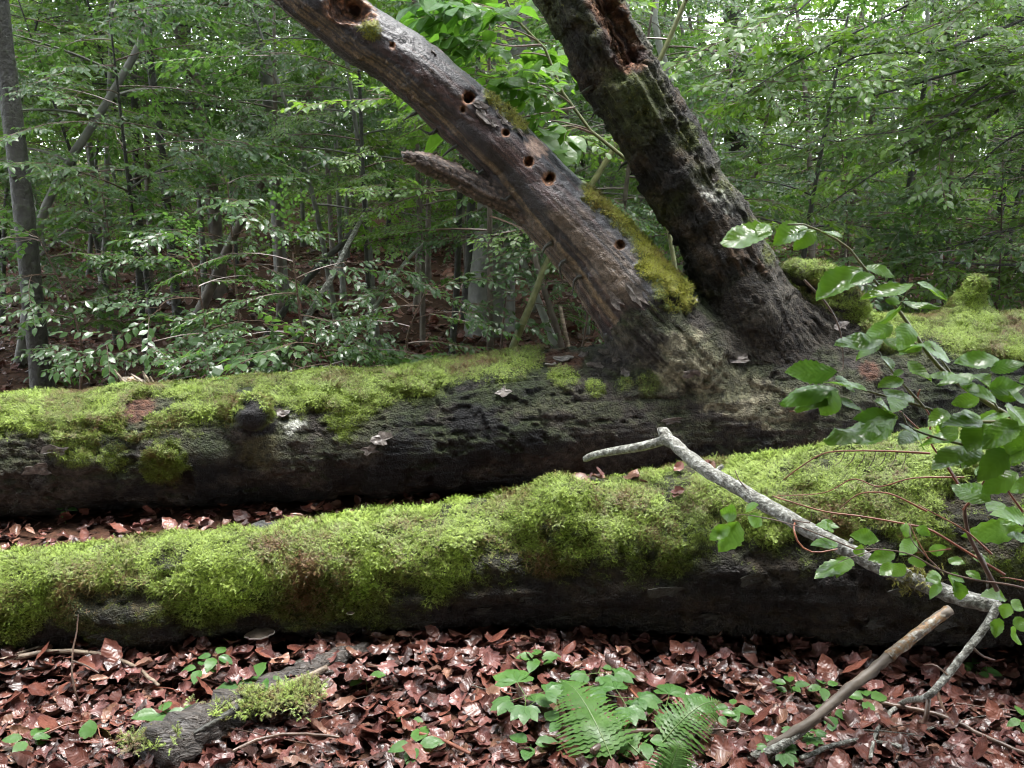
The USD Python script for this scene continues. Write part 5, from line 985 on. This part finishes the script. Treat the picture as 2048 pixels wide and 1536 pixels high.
# ------------------------------------------------------------------ the beech sapling at the right, close by
BS = thing("beech_sapling", "beech sapling close by on the right with large wet toothed leaves", "sapling", at(2048, 842, 1.5)); bo = at(2048, 842, 1.5)
def st(pts, Y0, Y1, a, b, look=twig_green_look, nm="stem", par=BS, o=bo):
    P_ = [at(x, y, Y0 + (Y1 - Y0) * i / (len(pts) - 1)) for i, (x, y) in enumerate(pts)]; C = spline(np.array(P_), 30); put(child(par, nm), *tube(C, np.linspace(a, b, 30), 8, .08, len(pts), 60), look, smooth=True, off=o)
Z2 = lambda *p: [(1380 + x / 3.066, 420 + y / 3.066) for x, y in p]
st([(2330, 1010), (2180, 905)] + [(2048, 842)] + Z2((1890, 1225), (1535, 970), (1290, 630), (1060, 345), (950, 215), (720, 95), (600, 90)), 1.5, 1.62, .0060, .0014)
st([(2200, 960)] + Z2((2048, 1480), (1730, 1450), (1370, 1345), (1300, 1240)), 1.48, 1.52, .0045, .0014)
st(Z2((2000, 1300), (1660, 1290), (1440, 1210), (1140, 1125), (890, 1060)), 1.50, 1.55, .0035, .0012)
st(Z2((1440, 1215), (1250, 1000), (1120, 820)), 1.52, 1.56, .0025, .001); st(Z2((1620, 1030), (1500, 860), (1450, 820)), 1.53, 1.55, .002, .001); st(Z2((1290, 575), (1360, 465)), 1.58, 1.56, .0015, .0008); st(Z2((1890, 1225), (1830, 1100), (1850, 1000)), 1.5, 1.48, .002, .001)
st(Z2((700, 430), (840, 580), (920, 740), (940, 960), (905, 985)), 1.75, 1.72, .0022, .001, twig_brown_look); st(Z2((1400, 830), (1260, 740)), 1.56, 1.58, .0015, .0008)
LV = [((510, 100), (185, 165), 1.62, .62), ((720, 105), (512, 165), 1.62, .7), ((765, 125), (640, 235), 1.61, .6), ((800, 140), (938, 150), 1.6, .45), ((480, 80), (420, 150), 1.63, .6), ((1060, 350), (770, 540), 1.58, .42), ((1065, 358), (1275, 372), 1.58, .36), ((1080, 375), (990, 400), 1.6, .9), ((1370, 465), (1040, 532), 1.55, .36), ((1385, 462), (1600, 512), 1.52, .5),
      ((1290, 560), (1545, 558), 1.55, .22), ((1290, 570), (1200, 545), 1.57, .5), ((1262, 610), (1205, 690), 1.58, .6), ((1245, 705), (1065, 785), 1.58, .55), ((1185, 800), (888, 812), 1.56, .40), ((1175, 830), (1010, 885), 1.56, .6), ((1180, 795), (1430, 825), 1.55, .4), ((1400, 840), (1275, 880), 1.55, .7), ((1410, 835), (1595, 935), 1.54, .7), ((1180, 890), (1255, 965), 1.55, .8),
      ((1315, 950), (1490, 1040), 1.52, .6), ((1310, 985), (1240, 1000), 1.52, .8), ((1310, 1040), (1148, 1092), 1.52, .6), ((895, 1000), (575, 1005), 1.55, .42), ((890, 1020), (1035, 1085), 1.54, .55), ((860, 1010), (700, 990), 1.57, .5), ((905, 1105), (562, 1115), 1.54, .33), ((910, 1110), (655, 1175), 1.55, .5), ((900, 1110), (800, 1255), 1.53, .95), ((925, 1150), (1058, 1240), 1.52, .6), ((1150, 1155), (1285, 1275), 1.52, .6),
      ((1272, 1285), (815, 1325), 1.50, .34), ((1270, 1290), (990, 1440), 1.48, .62), ((1290, 1300), (1470, 1440), 1.48, .7), ((1265, 1270), (1020, 1245), 1.51, .35), ((1730, 1030), (1560, 1010), 1.5, .4), ((1725, 1010), (1840, 1060), 1.48, .6), ((1890, 915), (1630, 925), 1.48, .35), ((1840, 985), (2060, 930), 1.46, .4), ((1830, 1095), (2060, 1070), 1.46, .4), ((1840, 1125), (2010, 1160), 1.46, .45), ((1770, 1155), (1612, 1185), 1.5, .42), ((1860, 1190), (1740, 1060), 1.48, .55),
      ((1790, 1285), (1530, 1345), 1.48, .55), ((1785, 1265), (1640, 1255), 1.5, .35), ((1800, 1300), (1705, 1490), 1.46, .75), ((2010, 1295), (1800, 1440), 1.44, .55), ((2060, 1290), (1910, 1210), 1.45, .6), ((2060, 1320), (1990, 1500), 1.43, .8), ((1930, 1330), (1860, 1500), 1.45, .6), ((2050, 1190), (1930, 1120), 1.46, .6), ((1710, 1440), (1480, 1560), 1.47, .55), ((2070, 1440), (1960, 1560), 1.42, .6), ((1640, 1400), (1560, 1290), 1.49, .6), ((2020, 1060), (2120, 1000), 1.45, .5)]
for k, (a, b, Y, ratio) in enumerate(LV):
    (ax_, ay_), (bx_, by_) = Z2(a, b); g = np.random.default_rng(3000 + k); A_ = at(ax_, ay_, Y); B_ = at(bx_, by_, Y - .015 + g.normal(0, .012)); x = B_ - A_; L = np.linalg.norm(x)
    w = L * (ratio * .95 + .10)
    v, f, uv = leaf(L, w, 17, 3, g.uniform(.0, .3), g.uniform(-.1, .35), .075, .004, 3100 + k, g.uniform(.42, .5), g.normal(0, .3), g.uniform(-.15, .1), 7)
    v = v + (fbm(v + k * 3.1, 24, 2, k) - .5)[:, None] * [.006, .012, .034] * min(1, L / .09)
    put(child(BS, "leaf"), v @ basis(x, [g.normal(0, .25), -.55 + g.normal(0, .25), .8]).T + A_ - bo, f, front_look, smooth=True, uv=uv)
gx_ = np.random.default_rng(77)
for k, (P0, P1, n_) in enumerate([((2048, 842), (1881, 736), 9), ((1881, 736), (1744, 544), 6), ((2048, 905), (1944, 893), 6), ((1944, 893), (1827, 859), 6), ((2032, 844), (1850, 815), 7), ((1850, 815), (1700, 770), 5), ((2100, 960), (1960, 930), 6), ((2060, 1010), (1960, 1000), 5)]):
    for j in range(n_ // 2 + 1):
        u = (j + gx_.uniform(0, 1)) / (n_ // 2 + 1); x_, y_ = P0[0] + (P1[0] - P0[0]) * u, P0[1] + (P1[1] - P0[1]) * u; Y = 1.50 + gx_.uniform(-.06, .08); an_ = math.pi + (1 if j % 2 else -1) * gx_.uniform(.3, 1.2) * (1 if gx_.uniform() < .8 else 2); l_ = gx_.uniform(45, 90)
        A_ = at(x_, y_, Y); x = np.array([math.cos(an_), math.sin(an_) * .8, gx_.normal(-.15, .2)]); x /= np.linalg.norm(x); L = l_ * 1.5 / F
        v, f, uv = leaf(L, L * gx_.uniform(.5, .68), 13, 2, gx_.uniform(0, .3), gx_.uniform(0, .4), .08, .004, 3600 + 20 * k + j, .45, gx_.normal(0, .3), 0, 7)
        v = v + (fbm(v + k + j * 1.7, 24, 2, k) - .5)[:, None] * [.005, .01, .026] * min(1, L / .09); put(child(BS, "leaf"), v @ basis(x, [gx_.normal(0, .25), -.45 + gx_.normal(0, .2), .85]).T + A_ - bo, f, front_look, smooth=True, uv=uv)
# low shoot of the same kind, over the grey branch
SH = thing("beech_shoot", "low beech shoot with small shiny leaves spread over the lower end of the grey branch", "sapling", at(2048, 1178, 2.0)); so2 = at(2048, 1178, 2.0)
Z9 = lambda *p: [(1348 + x / 2.926, 1016 + y / 2.926) for x, y in p]
st(Z9((2400, 620), (2048, 470), (1760, 420), (1560, 365), (1380, 270), (1180, 240), (1060, 245)), 2.0, 2.12, .0035, .001, twig_brown_look, "stem", SH, so2); st(Z9((1560, 365), (1400, 200), (1380, 100)), 2.08, 2.14, .002, .001, twig_brown_look, "stem", SH, so2); st(Z9((1060, 240), (700, 100), (420, 40), (340, 60)), 2.14, 2.26, .002, .0008, twig_brown_look, "stem", SH, so2); st(Z9((1200, 240), (1030, 290), (960, 320)), 2.1, 2.1, .0015, .0008, twig_brown_look, "stem", SH, so2)
LV9 = [((385, 85), (265, 265), .5), ((330, 105), (205, 185), .45), ((360, 45), (270, 15), .6), ((430, 50), (525, 95), .7), ((420, 30), (480, -30), .6), ((965, 205), (815, 195), .38), ((1030, 310), (820, 395), .36), ((1030, 285), (955, 390), .6), ((1000, 315), (825, 350), .3), ((1075, 165), (1205, 190), .5), ((1130, 250), (1055, 245), .6), ((1290, 265), (1145, 300), .4), ((1420, 195), (1315, 265), .8), ((1390, 145), (1320, 110), .7), ((1415, 115), (1505, 150), .5),
       ((1300, 330), (1195, 390), .5), ((1340, 330), (1290, 400), .6), ((1370, 295), (1480, 330), .5), ((1560, 385), (1475, 420), .45), ((1600, 400), (1705, 425), .45), ((1650, 430), (1690, 545), .55), ((1560, 440), (1500, 520), .45), ((1745, 285), (1850, 320), .5), ((1950, 520), (1800, 505), .35), ((1965, 545), (2050, 600), .8), ((1955, 560), (1925, 640), .7), ((1990, 640), (2060, 720), .6), ((860, 75), (965, 100), .4), ((1500, 260), (1590, 230), .6), ((1600, 300), (1700, 330), .5),
       ((1180, 180), (1060, 150), .5), ((1640, 470), (1600, 400), .5), ((1900, 640), (1880, 760), .5), ((1960, 700), (2050, 800), .6), ((1480, 390), (1560, 450), .5), ((940, 130), (830, 100), .4), ((2050, 120), (1700, 150), .22), ((2060, 60), (1890, 20), .45), ((2060, 180), (1950, 160), .5), ((1900, 60), (2000, 100), .45), ((1720, 360), (1800, 430), .5)]
for k, (a, b, ratio) in enumerate(LV9):
    (ax_, ay_), (bx_, by_) = Z9(a, b); g = np.random.default_rng(4000 + k); Y = 2.24 - .12 * max(0, (ax_ - 1450) / 600) - .02 * (k % 3); A_ = at(ax_, ay_, Y); B_ = at(bx_, by_, Y - .02 + g.normal(0, .012)); x = B_ - A_; L = np.linalg.norm(x)
    v, f, uv = leaf(L, L * (ratio + .14), 11, 2, g.uniform(.02, .3), g.uniform(-.05, .3), .09, .004, 4100 + k, .45, g.normal(0, .3), 0, 6)
    v = v + (fbm(v + k * 3.1, 30, 2, k) - .5)[:, None] * [.004, .008, .02]
    put(child(SH, "leaf"), v @ basis(x, [g.normal(0, .25), -.6 + g.normal(0, .2), .75]).T + A_ - so2, f, front_look, smooth=True, uv=uv)
BT = thing("bare_twigs", "tangle of bare reddish brown twigs over the right end of the mossy log", "twigs", at(1994, 1177, 2.05)); to = at(1994, 1177, 2.05)
Z6 = lambda *p: [(1348 + x / 2.926, 500 + y / 2.926) for x, y in p]
for pts, Y0, Y1, a, lk in [([(1994, 1180), (1956, 1108), (1936, 1064), (1929, 1016), (1936, 1002), (1891, 924)], 2.05, 2.0, .0065, twig_brown_look), (Z6((1720, 1470), (1600, 1270), (1500, 1120), (1500, 980), (1430, 870), (1440, 818)), 2.0, 1.9, .0032, twig_red_look), (Z6((1500, 1190), (1280, 1178), (1060, 1175), (880, 1190), (740, 1270), (640, 1345)), 1.92, 2.1, .0026, twig_red_look),
        (Z6((1700, 1330), (1400, 1335), (1200, 1385), (1050, 1340), (880, 1420), (600, 1440)), 2.1, 2.25, .0022, twig_red_look), (Z6((1480, 1530), (1300, 1440), (1200, 1418), (1080, 1430), (970, 1510)), 2.1, 2.2, .0026, twig_red_look), ([(2010, 1150), (1929, 1101), (1861, 1060), (1820, 1050), (1724, 1033), (1649, 1023), (1570, 1000), (1545, 992)], 2.05, 2.3, .0034, twig_red_look),
        (Z6((1430, 870), (1340, 850), (1280, 865)), 1.9, 1.92, .002, twig_red_look), (Z6((1520, 1130), (1380, 1000), (1310, 940), (1240, 990)), 1.95, 1.9, .0024, twig_red_look), (Z6((840, 920), (760, 935), (676, 945)), 1.9, 1.92, .0018, twig_red_look), (Z6((2040, 1530), (1950, 1400), (1880, 1250)), 2.0, 1.95, .003, twig_red_look), (Z6((1690, 1520), (1800, 1380), (1850, 1250), (1870, 1200)), 2.0, 1.92, .0026, twig_red_look),
        (Z9((1860, 270), (1700, 130), (1500, 20), (1430, -20)), 2.0, 2.06, .0026, twig_red_look), (Z9((1790, 270), (1830, 360), (1835, 470)), 2.05, 2.05, .005, lichen_look), (Z9((2060, 430), (1960, 410), (1910, 408)), 2.0, 2.02, .002, twig_red_look), (Z9((1620, 240), (1500, 255), (1400, 262)), 2.05, 2.15, .0016, twig_red_look), (Z9((1490, 300), (1420, 180), (1380, 90)), 2.05, 2.1, .0016, twig_red_look)] + [(Z6((1000 + 60 * k, 1180 + 8 * (k % 3)), (980 + 62 * k, 1230), (930 + 66 * k, 1270 + 10 * (k % 4))), 1.98, 1.98, .0012, twig_brown_look) for k in range(7)]:
    st(pts, Y0, Y1, a, a * .45, lk, "twig", BT, to)
